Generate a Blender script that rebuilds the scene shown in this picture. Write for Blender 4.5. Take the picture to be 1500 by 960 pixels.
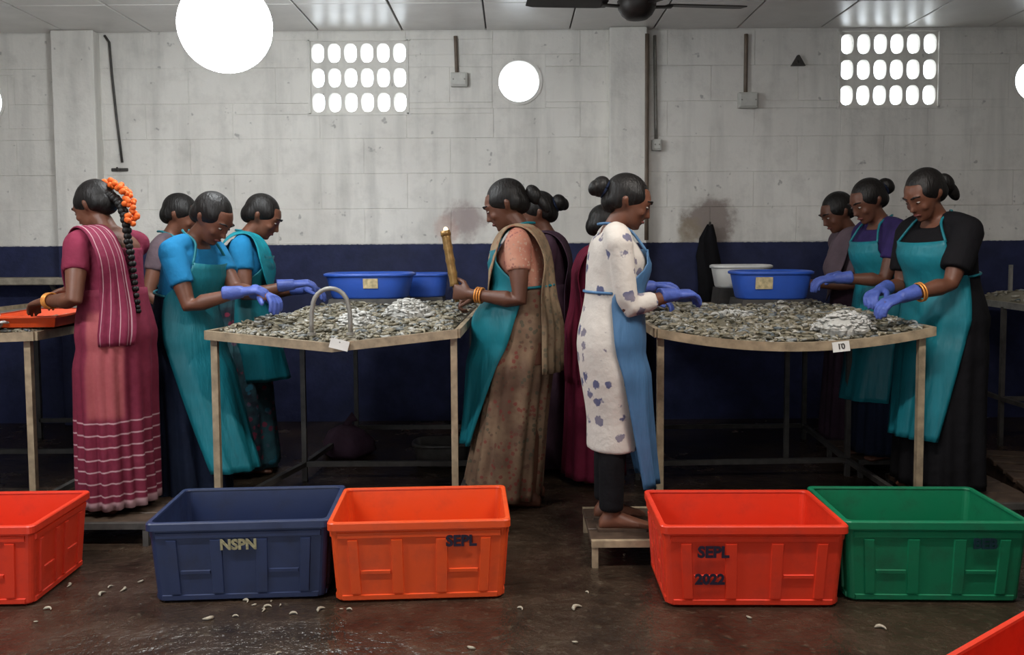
import bpy, math, random
from mathutils import Vector as V, Matrix, Euler
R = math.radians
random.seed(7)
scene = bpy.context.scene
col = scene.collection
for o in list(bpy.data.objects):
    bpy.data.objects.remove(o)

# ------------------------------------------------------------------ camera
F, PPX, PPY, CAMH = 1290.0, 750.0, 437.0, 1.29
cd = bpy.data.cameras.new('camera'); cam = bpy.data.objects.new('camera', cd); col.objects.link(cam)
cd.sensor_fit = 'HORIZONTAL'; cd.sensor_width = 36.0; cd.lens = F / 1500 * 36.0
cd.shift_y = -(480 - PPY) / 1500
cd.clip_start = 0.05
cam.location = (0, 0, CAMH)
CR = Matrix.Rotation(R(90 - 3.5), 3, 'X') @ Matrix.Rotation(R(-0.35), 3, 'Z')
cam.rotation_euler = CR.to_euler()
scene.camera = cam
def at(px, py, Y):
    d = CR @ V(((px - PPX) / F, -(py - PPY) / F, -1))
    return V((0, 0, CAMH)) + d * (Y / d.y)

# ------------------------------------------------------------------ world, daylight, exposure
w = bpy.data.worlds.new('world'); scene.world = w; w.use_nodes = True
bg = w.node_tree.nodes['Background']; bg.inputs[0].default_value = (0.86, 0.94, 1.0, 1); bg.inputs[1].default_value = 5.0
scene.view_settings.view_transform = 'Standard'; scene.view_settings.look = 'None'
scene.view_settings.gamma = 1; scene.view_settings.use_curve_mapping = False
scene.view_settings.exposure = 0.0
def area(name, loc, rot, sx, sy, power, color):
    l = bpy.data.lights.new(name, 'AREA'); l.shape = 'RECTANGLE'; l.size = sx; l.size_y = sy
    l.energy = power; l.color = color
    o = bpy.data.objects.new(name, l); col.objects.link(o); o.location = loc; o.rotation_euler = rot
    return o
# daylight falling in through the open doorway behind the camera
area('doorway_daylight', (-2.1, -2.95, 1.25), (R(90), 0, 0), 1.7, 1.9, 10, (0.97, 0.98, 1.0))

# ------------------------------------------------------------------ helpers
def tag(o, label=None, cat=None, group=None, kind=None):
    if label: o['label'] = label
    if cat: o['category'] = cat
    if group: o['group'] = group
    if kind: o['kind'] = kind
    return o
def empty(name, loc=(0, 0, 0), rz=0):
    o = bpy.data.objects.new(name, None); col.objects.link(o); o.location = loc; o.rotation_euler = (0, 0, rz)
    o.empty_display_size = 0.1
    return o
def meshobj(name, me, parent=None, loc=None, rz=None):
    o = bpy.data.objects.new(name, me); col.objects.link(o)
    if parent is not None: o.parent = parent
    if loc is not None: o.location = loc
    if rz is not None: o.rotation_euler = (0, 0, rz)
    return o
def perp(d):
    a = V((0, 0, 1)) if abs(d.z) < 0.9 else V((1, 0, 0))
    u = d.cross(a).normalized(); return u, d.cross(u).normalized()
class MB:
    def __init__(s): s.v = []; s.f = []; s.uv = []; s.c = []
    def add(s, vs, fs, uvs=None, c=None):
        b = len(s.v); s.v += [tuple(p) for p in vs]; s.f += [tuple(i + b for i in f) for f in fs]
        s.uv += (uvs if uvs else [(0, 0)] * len(vs)); s.c += [c if c is not None else 0.5] * len(vs)
        return s
    def loft(s, rings, cap=True, uvs=None, c=None):
        n = len(rings[0]); vs = [p for r in rings for p in r]; fs = []
        for i in range(len(rings) - 1):
            for j in range(n):
                k = (j + 1) % n; fs.append((i * n + j, i * n + k, (i + 1) * n + k, (i + 1) * n + j))
        if cap: fs.append(tuple(range(n))[::-1]); fs.append(tuple((len(rings) - 1) * n + j for j in range(n)))
        return s.add(vs, fs, uvs, c)
    def grid(s, rows, uvs=None, c=None):
        n = len(rows[0]); vs = [p for r in rows for p in r]
        fs = [(i * n + j, i * n + j + 1, (i + 1) * n + j + 1, (i + 1) * n + j) for i in range(len(rows) - 1) for j in range(n - 1)]
        return s.add(vs, fs, uvs, c)
    def ell(s, c, r, nu=18, nv=12, m=None, col=None):
        c = V(c); rings = []
        for i in range(nv + 1):
            t = math.pi * (0.04 + 0.92 * i / nv) - math.pi / 2
            ring = []
            for j in range(nu):
                a = 2 * math.pi * j / nu
                p = V((r[0] * math.cos(t) * math.cos(a), r[1] * math.cos(t) * math.sin(a), r[2] * math.sin(t)))
                ring.append(c + (m @ p if m else p))
            rings.append(ring)
        return s.loft(rings, c=col)
    def tube(s, pts, rad, n=10, cap=True, round_end=False, c=None):
        pts = [V(p) for p in pts]
        if not isinstance(rad, (list, tuple)): rad = [rad] * len(pts)
        rad = list(rad)
        if round_end:
            d0 = (pts[0] - pts[1]).normalized(); d1 = (pts[-1] - pts[-2]).normalized()
            pts = [pts[0] + d0 * rad[0] * .9, pts[0] + d0 * rad[0] * .55] + pts + [pts[-1] + d1 * rad[-1] * .55, pts[-1] + d1 * rad[-1] * .9]
            rad = [rad[0] * .35, rad[0] * .8] + rad + [rad[-1] * .8, rad[-1] * .35]
        rings = []; u = None
        for i, p in enumerate(pts):
            d = (pts[min(i + 1, len(pts) - 1)] - pts[max(i - 1, 0)]).normalized()
            if u is None: u, _ = perp(d)
            u = (u - d * u.dot(d)).normalized(); vv = d.cross(u)
            rr = rad[i] if isinstance(rad[i], (tuple, list)) else (rad[i], rad[i])
            rings.append([p + u * rr[0] * math.cos(2 * math.pi * j / n) + vv * rr[1] * math.sin(2 * math.pi * j / n) for j in range(n)])
        return s.loft(rings, cap, c=c)
    def box(s, a, b, m=None, bev=0.0):
        (x0, y0, z0), (x1, y1, z1) = a, b
        if bev <= 0:
            vs = [V((x, y, z)) for z in (z0, z1) for y in (y0, y1) for x in (x0, x1)]
            fs = [(0, 2, 3, 1), (4, 5, 7, 6), (0, 1, 5, 4), (2, 6, 7, 3), (0, 4, 6, 2), (1, 3, 7, 5)]
        else:
            e = bev
            def ring(i, z): return [V(p + (z,)) for p in ((x0 + i + e, y0 + i), (x1 - i - e, y0 + i), (x1 - i, y0 + i + e), (x1 - i, y1 - i - e), (x1 - i - e, y1 - i), (x0 + i + e, y1 - i), (x0 + i, y1 - i - e), (x0 + i, y0 + i + e))]
            rs = [ring(e, z0), ring(0, z0 + e), ring(0, z1 - e), ring(e, z1)]
            vs = [p for r in rs for p in r]; fs = []
            for i in range(3):
                for j in range(8): fs.append((i * 8 + j, i * 8 + (j + 1) % 8, i * 8 + 8 + (j + 1) % 8, i * 8 + 8 + j))
            fs += [tuple(range(8))[::-1], tuple(range(24, 32))]
        if m: vs = [m @ p for p in vs]
        return s.add(vs, fs)
    def mesh(s, name, mat, smooth=False):
        me = bpy.data.meshes.new(name); me.from_pydata(s.v, [], s.f); me.update()
        uvl = me.uv_layers.new(name='UVMap')
        idx = [0] * len(me.loops); me.loops.foreach_get('vertex_index', idx)
        flat = []
        for i in idx: flat += s.uv[i]
        uvl.data.foreach_set('uv', flat)
        if len(set(s.c)) > 1:
            ca = me.attributes.new('tint', 'FLOAT', 'POINT'); ca.data.foreach_set('value', s.c)
        if mat: me.materials.append(mat)
        if smooth: me.polygons.foreach_set('use_smooth', [True] * len(me.polygons))
        return me
    def build(s, name, mat, parent=None, smooth=False, loc=None, rz=None):
        return meshobj(name, s.mesh(name, mat, smooth), parent, loc, rz)
def bar(p, q, wx, wy=None):
    """square section bar between two points"""
    p, q = V(p), V(q); d = (q - p).normalized(); u, v2 = perp(d); wy = wy or wx
    b = MB(); b.loft([[c + u * a * wx / 2 + v2 * e * wy / 2 for a, e in ((-1, -1), (1, -1), (1, 1), (-1, 1))] for c in (p, q)])
    return b

# ------------------------------------------------------------------ materials
class N:
    def __init__(s, name):
        s.m = bpy.data.materials.new(name); s.m.use_nodes = True; s.t = s.m.node_tree; s.b = s.t.nodes['Principled BSDF']
    def n(s, typ, **kw):
        x = s.t.nodes.new(typ)
        for k, v in kw.items(): setattr(x, k, v)
        return x
    def l(s, a, b): s.t.links.new(a, b)
    def put(s, sock, val):
        if isinstance(val, (int, float)): sock.default_value = val
        elif isinstance(val, (tuple, list)): sock.default_value = tuple(val) + ((1,) if len(val) == 3 and len(sock.default_value) == 4 else ())
        else: s.l(val, sock)
    def math(s, op, a, b=0.0, c=0.0, clamp=False):
        x = s.n('ShaderNodeMath', operation=op); x.use_clamp = clamp
        s.put(x.inputs[0], a); s.put(x.inputs[1], b); s.put(x.inputs[2], c); return x.outputs[0]
    def mix(s, f, a, b, typ='MIX'):
        x = s.n('ShaderNodeMix', data_type='RGBA', blend_type=typ)
        s.put(x.inputs[0], f); s.put(x.inputs[6], a); s.put(x.inputs[7], b); return x.outputs[2]
    def coord(s, which='Object'): return s.n('ShaderNodeTexCoord').outputs[which]
    def pos(s): return s.n('ShaderNodeNewGeometry').outputs['Position']
    def noise(s, vec, scale, detail=4, rough=.55, dim='Fac'):
        x = s.n('ShaderNodeTexNoise'); s.l(vec, x.inputs['Vector']); x.inputs['Scale'].default_value = scale
        x.inputs['Detail'].default_value = detail; x.inputs['Roughness'].default_value = rough; return x.outputs[dim]
    def ramp(s, f, *stops):
        x = s.n('ShaderNodeValToRGB'); e = x.color_ramp.elements
        while len(e) < len(stops): e.new(0.5)
        for i, (p, c) in enumerate(stops):
            e[i].position = p; e[i].color = (c, c, c, 1) if isinstance(c, (int, float)) else tuple(c) + (1,)
        s.l(f, x.inputs[0]); return x.outputs[0]
    def xyz(s, vec):
        x = s.n('ShaderNodeSeparateXYZ'); s.l(vec, x.inputs[0]); return x.outputs
    def smooth(s, v, a, b):
        x = s.n('ShaderNodeMapRange', interpolation_type='SMOOTHSTEP'); s.put(x.inputs[0], v); x.inputs[1].default_value = a; x.inputs[2].default_value = b
        return x.outputs[0]
    def out(s, color=None, rough=.6, metal=0.0, bump=None, bs=.3, bd=.01, spec=.5, **kw):
        if color is not None: s.put(s.b.inputs['Base Color'], color)
        s.put(s.b.inputs['Roughness'], rough); s.put(s.b.inputs['Metallic'], metal); s.b.inputs['Specular IOR Level'].default_value = spec
        for k, v in kw.items(): s.put(s.b.inputs[k.replace('_', ' ')], v)
        if bump is not None:
            x = s.n('ShaderNodeBump'); x.inputs['Strength'].default_value = bs; x.inputs['Distance'].default_value = bd
            s.l(bump, x.inputs['Height']); s.l(x.outputs[0], s.b.inputs['Normal'])
        return s.m
def simple(name, c, rough=.6, var=.25, scale=12, metal=0.0, bs=.2, spec=.4, **kw):
    k = N(name); co = k.coord(); n = k.noise(co, scale)
    f = k.ramp(n, (.3, 0.0), (.7, 1.0)); d = tuple(x * (1 - var) for x in c); b = tuple(min(1, x * (1 + var * .5)) for x in c)
    return k.out(k.mix(f, d, b), rough, metal, k.noise(co, scale * 5), bs, .003, spec, **kw)
def cloth(name, c, var=.25, rough=.85, fold=9, spec=.2):
    k = N(name); co = k.coord(); n = k.noise(co, 6)
    f = k.ramp(n, (.3, 0.0), (.7, 1.0)); d = tuple(x * (1 - var) for x in c); b = tuple(min(1, x * (1 + var * .4)) for x in c)
    h = k.math('ADD', k.noise(co, fold, 3), k.math('MULTIPLY', k.noise(co, 220, 1), .05))
    return k.out(k.mix(f, d, b), rough, 0, h, .45, .03, spec)
M = {}
def wallpaint():
    k = N('wall_paint'); p = k.pos(); z = k.xyz(p)[2]
    n1 = k.noise(p, 1.3, 6, .6); n2 = k.noise(p, 7, 5, .65); n3 = k.noise(p, 30, 3)
    base = k.mix(k.ramp(n1, (.3, 0.0), (.7, 1.0)), (.70, .672, .625), (.80, .775, .725))
    base = k.mix(k.math('MULTIPLY', k.ramp(n2, (.5, 0.0), (.75, 1.0)), .35), base, (.42, .40, .37))
    # vertical dirty streaks
    mp = k.n('ShaderNodeMapping'); mp.inputs['Scale'].default_value = (6, 6, .7); k.l(p, mp.inputs[0])
    st = k.ramp(k.noise(mp.outputs[0], 1.4, 5), (.48, 0.0), (.72, 1.0)); base = k.mix(k.math('MULTIPLY', st, .45), base, (.43, .42, .39))
    # dark specks of mildew
    sp = k.ramp(k.noise(p, 16, 2), (.70, 0.0), (.76, 1.0)); base = k.mix(k.math('MULTIPLY', sp, .55), base, (.22, .21, .2))
    # stains with a shape of their own: soot patches on the wall
    for (px, py, r, amt, c) in ((683, 322, .17, .75, (.33, .25, .24)), (1040, 325, .24, .85, (.22, .17, .15)), (655, 338, .12, .5, (.5, .33, .28)), (1012, 340, .12, .6, (.30, .24, .16))):
        c0 = at(px, py, 6.4); d = k.n('ShaderNodeVectorMath', operation='DISTANCE'); k.l(p, d.inputs[0]); d.inputs[1].default_value = c0
        dd = k.math('ADD', d.outputs['Value'], k.math('MULTIPLY', k.math('SUBTRACT', n2, .5), r * 1.6))
        f = k.smooth(dd, r, r * .45); base = k.mix(k.math('MULTIPLY', f, amt), base, c)
    navy = k.mix(k.ramp(n2, (.35, 0.0), (.7, 1.0)), (.013, .017, .052), (.023, .029, .085))
    navy = k.mix(k.math('MULTIPLY', k.ramp(n1, (.5, 0.0), (.8, 1.0)), .5), navy, (.03, .035, .06))
    edge = k.math('ADD', z, k.math('MULTIPLY', k.math('SUBTRACT', n3, .5), .012))
    c = k.mix(k.smooth(edge, 1.293, 1.300), navy, base)
    return k.out(c, .75, 0, k.math('ADD', n3, k.math('MULTIPLY', n2, 2)), .35, .008, .3)
M['wall'] = wallpaint()
def floorwet():
    k = N('wet_floor'); p = k.pos(); n1 = k.noise(p, 1.1, 5, .6); n2 = k.noise(p, 5, 6, .65); n3 = k.noise(p, 26, 4)
    c = k.mix(k.ramp(n2, (.3, 0.0), (.7, 1.0)), (.010, .007, .005), (.060, .040, .026))
    c = k.mix(k.math('MULTIPLY', k.ramp(n1, (.45, 0.0), (.7, 1.0)), .7), c, (.048, .026, .017))
    c = k.mix(k.math('MULTIPLY', k.ramp(n3, (.58, 0.0), (.75, 1.0)), .4), c, (.13, .11, .075))
    rough = k.ramp(k.math('ADD', k.math('MULTIPLY', n1, .6), k.math('MULTIPLY', n2, .4)), (.38, .07), (.62, .34))
    return k.out(c, rough, 0, k.math('ADD', k.math('MULTIPLY', n2, 3), n3), .5, .016, .5)
M['floor'] = floorwet()
def ceilmat():
    k = N('ceiling_tile_paint'); p = k.pos(); n = k.noise(p, 4, 5); n2 = k.noise(p, 60, 2)
    c = k.mix(k.ramp(n, (.35, 0.0), (.7, 1.0)), (.66, .64, .61), (.76, .74, .71))
    return k.out(c, .32, 0, n2, .1, .002, .5)
M['ceil'] = ceilmat()
M['joint'] = simple('dark_ceiling_joint', (.10, .095, .09), .7)
M['metal_tan'] = simple('weathered_tan_steel', (.33, .255, .165), .5, .4, 20)
M['metal_grey'] = simple('dull_grey_steel', (.30, .29, .26), .45, .3, 20, metal=.3)
M['metal_dark'] = simple('dark_grimy_steel', (.06, .055, .05), .5, .4, 20)
M['conduit'] = simple('brown_conduit', (.16, .12, .09), .5)
M['boxwhite'] = simple('off_white_plastic', (.55, .54, .50), .5, .15)
M['wood'] = simple('wet_dark_wood', (.07, .045, .03), .5, .5, 18)
M['woodpale'] = simple('pale_weathered_wood', (.30, .26, .20), .7, .4, 18)
def plastic(name, c, dirt=.35):
    k = N(name); co = k.coord(); n = k.noise(co, 9, 6, .65); n2 = k.noise(co, 45, 3)
    f = k.math('MULTIPLY', k.ramp(n, (.5, 0.0), (.72, 1.0)), dirt)
    return k.out(k.mix(f, c, tuple(x * .35 + .01 for x in c)), k.ramp(n, (.3, .32), (.7, .55)), 0, n2, .08, .003, .5)
M['orange'] = plastic('orange_plastic', (.74, .078, .013), .28)
M['red'] = plastic('red_orange_plastic', (.70, .040, .013), .28)
M['navy_pl'] = plastic('navy_plastic', (.022, .034, .090), .6)
M['green_pl'] = plastic('green_plastic', (.006, .17, .075), .55)
M['blue_pl'] = plastic('blue_basin_plastic', (.03, .10, .48), .15)
M['white_pl'] = plastic('white_plastic', (.62, .62, .60), .2)
M['ink'] = simple('dark_ink', (.02, .012, .03), .6)
M['ink_green'] = simple('dark_green_ink', (.004, .03, .04), .6)
M['ink_pale'] = simple('worn_pale_print', (.36, .32, .18), .7, .5, 60)
M['sticker'] = simple('tan_sticker', (.62, .50, .28), .7, .4, 40)
M['card'] = simple('white_card', (.68, .67, .63), .8, .1)
M['skin'] = simple('brown_skin', (.135, .052, .029), .5, .18, 14, spec=.4)
M['skin_d'] = simple('deep_brown_skin', (.115, .045, .026), .5, .18, 14, spec=.4)
M['lip'] = simple('lips', (.13, .035, .03), .5, .1)
M['eyew'] = simple('eye_white', (.34, .30, .27), .3, .05)
M['iris'] = simple('dark_iris', (.02, .01, .006), .2, .05)
def hairmat():
    k = N('black_hair'); co = k.coord(); mp = k.n('ShaderNodeMapping'); mp.inputs['Scale'].default_value = (90, 90, 12); k.l(co, mp.inputs[0])
    n = k.noise(mp.outputs[0], 1.0, 3)
    return k.out(k.mix(n, (.003, .0026, .0024), (.010, .008, .007)), .5, 0, n, .8, .006, .3)
M['hair'] = hairmat()
M['flower'] = simple('orange_flowers', (.70, .12, .012), .7, .3, 60)
M['glove'] = simple('blue_glove', (.065, .105, .38), .5, .25, 25, bs=.5)
M['bangle'] = simple('orange_gold_bangle', (.70, .28, .06), .35, .2, metal=.4)
def apronmat(name, c):
    k = N(name); co = k.coord(); mp = k.n('ShaderNodeMapping'); mp.inputs['Scale'].default_value = (9, 9, 1.6); k.l(co, mp.inputs[0])
    n = k.noise(mp.outputs[0], 1.0, 4); n2 = k.noise(co, 5, 5)
    cc = k.mix(k.ramp(n2, (.35, 0.0), (.7, 1.0)), tuple(x * .72 for x in c), c)
    return k.out(cc, .5, 0, n, .5, .04, .35)
M['teal'] = apronmat('teal_vinyl', (.008, .180, .225))
M['aproncb'] = apronmat('sky_blue_vinyl', (.075, .18, .34))
M['blue_blouse'] = cloth('bright_blue_cotton', (.012, .17, .36))
M['navy_cloth'] = cloth('dark_navy_cotton', (.007, .012, .030))
M['black'] = cloth('black_cotton', (.005, .0045, .006))
M['indigo'] = cloth('indigo_purple_cotton', (.03, .018, .09), .5)
M['maroon'] = cloth('maroon_cotton', (.15, .012, .035))
M['purple'] = cloth('dusky_purple_cotton', (.055, .028, .045), .4)
M['mauve'] = cloth('dusty_mauve_cotton', (.12, .085, .10))
M['blouse_pink'] = cloth('maroon_pink_blouse', (.19, .022, .05))
M['turq'] = cloth('turquoise_silk', (.01, .24, .30), .5, .6, 7)
def sari_red():
    k = N('striped_maroon_sari'); uv = k.xyz(k.coord('UV')); u, v = uv[0], uv[1]; co = k.coord()
    base = k.mix(k.noise(co, 40, 3), (.12, .010, .028), (.20, .024, .05))
    pan = k.math('MULTIPLY', k.math('MULTIPLY', k.smooth(u, .53, .55), k.smooth(u, .70, .68)), k.math('MULTIPLY', k.smooth(v, .42, .46), k.smooth(v, .92, .88)))
    base = k.mix(k.math('MULTIPLY', pan, .75), base, k.mix(k.noise(co, 60, 2), (.33, .07, .08), (.42, .12, .115)))
    wob = k.math('ADD', v, k.math('MULTIPLY', k.noise(co, 5), .02))
    tri = k.math('PINGPONG', wob, .027)
    line = k.math('MULTIPLY', k.smooth(tri, .005, .0015), k.math('MULTIPLY', k.smooth(v, .47, .45), k.smooth(v, .035, .06)))
    hem = k.math('MULTIPLY', k.smooth(v, .075, .065), k.smooth(u, .45, .5))
    f = k.math('MULTIPLY', k.math('MAXIMUM', line, hem), .75)
    return k.out(k.mix(f, base, (.55, .36, .38)), .75, 0, k.noise(co, 9), .35, .02, .25)
M['sari_red'] = sari_red()
def drape_red():
    k = N('striped_maroon_drape'); u = k.xyz(k.coord('UV'))[0]; co = k.coord()
    base = k.mix(k.noise(co, 40, 3), (.13, .010, .032), (.22, .025, .062))
    s = None
    for a, wd in ((.10, .022), (.2, .012), (.38, .016), (.62, .012), (.88, .02)):
        f = k.smooth(k.math('ABSOLUTE', k.math('SUBTRACT', u, a)), wd, wd * .4); s = f if s is None else k.math('MAXIMUM', s, f)
    return k.out(k.mix(k.math('MULTIPLY', s, .7), base, (.55, .38, .40)), .75, 0, k.noise(co, 14), .35, .02, .25)
M['drape_red'] = drape_red()
def floral(name, base1, base2, spot, spot2, sc=34):
    k = N(name); co = k.coord(); b = k.mix(k.ramp(k.noise(co, 8, 4), (.35, 0.0), (.65, 1.0)), base1, base2)
    vo = k.n('ShaderNodeTexVoronoi'); vo.inputs['Scale'].default_value = sc; k.l(co, vo.inputs['Vector'])
    f = k.smooth(k.math('ADD', vo.outputs['Distance'], k.math('MULTIPLY', k.noise(co, 90, 2), .25)), .50, .40)
    sc_ = k.mix(k.ramp(k.noise(co, 5, 2), (.45, 0.0), (.55, 1.0)), spot, spot2)
    return k.out(k.mix(k.math('MULTIPLY', f, .75), b, sc_), .8, 0, k.noise(co, 9), .4, .02, .25)
M['sari_brown'] = floral('brown_floral_sari', (.13, .075, .05), (.24, .155, .095), (.20, .035, .03), (.075, .075, .05))
M['drape_beige'] = floral('beige_floral_drape', (.20, .13, .08), (.32, .23, .14), (.24, .08, .05), (.13, .12, .08))
M['blouse_coral'] = floral('coral_print_blouse', (.36, .13, .09), (.45, .22, .15), (.20, .07, .07), (.5, .35, .25), 60)
M['skirt_multi'] = floral('dark_multicolour_print', (.015, .02, .03), (.03, .10, .12), (.22, .02, .05), (.02, .14, .2), 22)
def kurtamat():
    k = N('white_kurta_print'); co = k.coord(); b = k.mix(k.noise(co, 5), (.52, .47, .42), (.62, .575, .52))
    vo = k.n('ShaderNodeTexVoronoi'); vo.inputs['Scale'].default_value = 13.5; vo.inputs['Randomness'].default_value = .65; k.l(co, vo.inputs['Vector'])
    f = k.smooth(k.math('ADD', vo.outputs['Distance'], k.math('MULTIPLY', k.math('SUBTRACT', k.noise(co, 42, 2), .5), .55)), .33, .26)
    cc = k.mix(k.ramp(k.noise(co, 7, 1), (.45, 0.0), (.55, 1.0)), (.05, .06, .16), (.17, .15, .20))
    return k.out(k.mix(k.math('MULTIPLY', f, .9), b, cc), .8, 0, k.noise(co, 10), .5, .02, .25)
M['kurta'] = kurtamat()
def heapmat(name, *stops):
    k = N(name); a = k.n('ShaderNodeAttribute', attribute_name='tint').outputs['Fac']; co = k.coord()
    c = k.ramp(a, *stops); return k.out(k.mix(k.noise(co, 60, 3), c, k.mix(.5, c, (.03, .03, .025))), .35, 0, k.noise(co, 120, 2), .3, .003, .5)
M['shrimp'] = heapmat('raw_shrimp', (0, (.11, .10, .07)), (.3, (.23, .205, .14)), (.55, (.33, .285, .195)), (.75, (.46, .43, .36)), (.88, (.10, .13, .15)), (1, (.66, .64, .58)))
M['peeled'] = heapmat('peeled_white_shrimp', (0, (.50, .49, .45)), (1, (.75, .74, .70)))
M['heapbase'] = simple('shell_mass', (.16, .145, .11), .4, .5, 50, bs=.8)
M['scrap'] = simple('pale_shell', (.42, .37, .28), .5, .3, 40)
M['rod'] = simple('brass_brown_rod', (.34, .20, .07), .35, .4, 40, metal=.5)
def emis(name, c, s):
    k = N(name); k.b.inputs['Emission Color'].default_value = c + (1,); k.b.inputs['Emission Strength'].default_value = s
    return k.out(c, .5)
M['glow'] = emis('bulb_glare_glow', (.93, .98, 1.0), 40.0)
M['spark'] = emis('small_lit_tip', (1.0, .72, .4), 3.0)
M['fill_tube_lit'] = emis('fill_tube_glass', (.95, .98, 1.0), 9.0)
M['black_iron'] = simple('black_brown_iron', (.018, .013, .011), .5, .4)

# ------------------------------------------------------------------ the room
WY, CH, XL, XR, YF = 6.4, 2.815, -4.6, 4.6, -3.0
b = MB(); b.box((XL - .2, YF - 1.5, -.15), (XR + .2, WY + .2, 0)); tag(b.build('floor', M['floor']), kind='structure')
def rect_sub(rects, h):
    out = []
    for (x0, x1, z0, z1) in rects:
        a0, a1, c0, c1 = max(x0, h[0]), min(x1, h[1]), max(z0, h[2]), min(z1, h[3])
        if a0 >= a1 or c0 >= c1: out.append((x0, x1, z0, z1)); continue
        if z0 < c0: out.append((x0, x1, z0, c0))
        if c1 < z1: out.append((x0, x1, c1, z1))
        if x0 < a0: out.append((x0, a0, c0, c1))
        if a1 < x1: out.append((a1, x1, c0, c1))
    return out
def px_rect(x0, y0, x1, y1):
    a = at((x0 + x1) / 2, (y0 + y1) / 2, WY); hw = (x1 - x0) / 2 * WY / F; hh = (y1 - y0) / 2 * WY / F
    return (a.x - hw, a.x + hw, a.z - hh, a.z + hh)
VENT = [px_rect(454, 60, 596, 166), px_rect(1231, 46, 1375, 156)]
HOLES = [(at(760, 119, WY), .146), (at(1517, 118, WY), .146), (at(-27, 150, WY), .146)]
HSQ = [(c.x - .19, c.x + .19, c.z - .19, c.z + .19) for c, r in HOLES]
openings = VENT + HSQ
slab = [(XL, XR, 1.30, CH + .15)]
for h in openings: slab = rect_sub(slab, h)
b = MB(); b.box((XL, WY, 0), (XR, WY + .16, 1.30))
for (x0, x1, z0, z1) in slab: b.box((x0, WY + .004, z0), (x1, WY + .16, z1))
wall = tag(b.build('wall_back', M['wall']), kind='structure')
# concrete blocks, each its own piece with a shallow joint
PIL = [(at(89, 200, WY).x, at(150, 200, WY).x), (at(891, 200, WY).x, at(945, 200, WY).x)]
blk_cache = {}
def block_mesh(wd, ht):
    key = (round(wd, 3), round(ht, 3))
    if key not in blk_cache:
        q = MB(); g = .0009; e = .0022
        x0, x1, z0, z1 = -wd / 2 + g, wd / 2 - g, -ht / 2 + g, ht / 2 - g
        q.loft([[V((x, y, z)) for x, z in ((x0 + i, z0 + i), (x1 - i, z0 + i), (x1 - i, z1 - i), (x0 + i, z1 - i))] for y, i in ((.014, 0), (.003, 0), (0, e))])
        blk_cache[key] = q.mesh('wall_block', M['wall'])
    return blk_cache[key]
BW, BH = .625, (CH - 1.30) / 6
for r in range(6):
    z0 = 1.30 + r * BH; x = XL - (0 if r % 2 else BW / 2) + .1
    while x < XR:
        rs = [(max(x, XL), min(x + BW, XR), z0, z0 + BH)]
        for h in openings: rs = rect_sub(rs, h)
        for (a0, a1, c0, c1) in rs:
            if a1 - a0 < .015 or c1 - c0 < .015: continue
            meshobj('wall_block', block_mesh(a1 - a0, c1 - c0), wall, ((a0 + a1) / 2, WY + random.uniform(-.0015, .0015), (c0 + c1) / 2))
        x += BW
def holed(hw, hh, rx, rz, depth, pw, n=32):
    """rectangular plate with a rounded hole"""
    q = MB(); hole, rect = [], []
    for j in range(n):
        a = 2 * math.pi * (j + .5) / n; ca, sa = math.cos(a), math.sin(a)
        hole.append((rx * math.copysign(abs(ca) ** (2 / pw), ca), rz * math.copysign(abs(sa) ** (2 / pw), sa)))
        t = min(hw / abs(ca) if abs(ca) > 1e-6 else 9, hh / abs(sa) if abs(sa) > 1e-6 else 9); rect.append((ca * t, sa * t))
    for k in range(4):  # snap nearest to the corners
        cx, cz = ((hw, hh), (-hw, hh), (-hw, -hh), (hw, -hh))[k]
        i = min(range(n), key=lambda i: (rect[i][0] - cx) ** 2 + (rect[i][1] - cz) ** 2); rect[i] = (cx, cz)
    vs = [V((x, y, z)) for y in (0, depth) for L in (rect, hole) for x, z in L]
    fs = []
    for j in range(n):
        k = (j + 1) % n; R0, H0, R1, H1 = 0, n, 2 * n, 3 * n
        fs += [(R0 + j, R0 + k, H0 + k, H0 + j), (R1 + k, R1 + j, H1 + j, H1 + k), (H0 + j, H0 + k, H1 + k, H1 + j), (R0 + k, R0 + j, R1 + j, R1 + k)]
    return q.add(vs, fs)
for i, (c, r) in enumerate(HOLES):
    holed(.19, .19, r, r, .16, 2, 48).build('round_opening', M['wall'], wall, loc=(c.x, WY, c.z))
    rg = MB(); rings = []
    for j in range(48):
        a = 2 * math.pi * j / 48; rings.append([V(((r + .004 + dx) * math.cos(a), dy, (r + .004 + dx) * math.sin(a))) for dx, dy in ((0, -.008), (.02, -.008), (.02, .0), (0, .0))])
    rings.append(rings[0]); rg.loft(rings, cap=False); rg.build('opening_ring', M['wall'], wall, loc=(c.x, WY, c.z))
for i, (x0, x1, z0, z1) in enumerate(VENT):
    wn = empty('window_%d' % (i + 1), ((x0 + x1) / 2, WY, (z0 + z1) / 2)); tag(wn, kind='structure')
    cw, chh = (x1 - x0) / 6, (z1 - z0) / 3
    me = holed(cw / 2, chh / 2, cw * .39, chh * .385, .09, 2.6).mesh('lattice_cell', M['wall'])
    for r in range(3):
        for c in range(6): meshobj('lattice_cell', me, wn, (cw * (c - 2.5), .02, chh * (r - 1)))
    fr = MB()
    for a, q in (((x0 - .02, 0, z1), (x1 + .02, 0, z1)), ((x0 - .02, 0, z0), (x1 + .02, 0, z0)), ((x0, 0, z0), (x0, 0, z1)), ((x1, 0, z0), (x1, 0, z1))):
        mx, mz = (x0 + x1) / 2, (z0 + z1) / 2
        q1 = bar((a[0] - mx, 0, a[2] - mz), (q[0] - mx, 0, q[2] - mz), .014, .016); q1.build('window_frame', M['wall'], wn)
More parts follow.
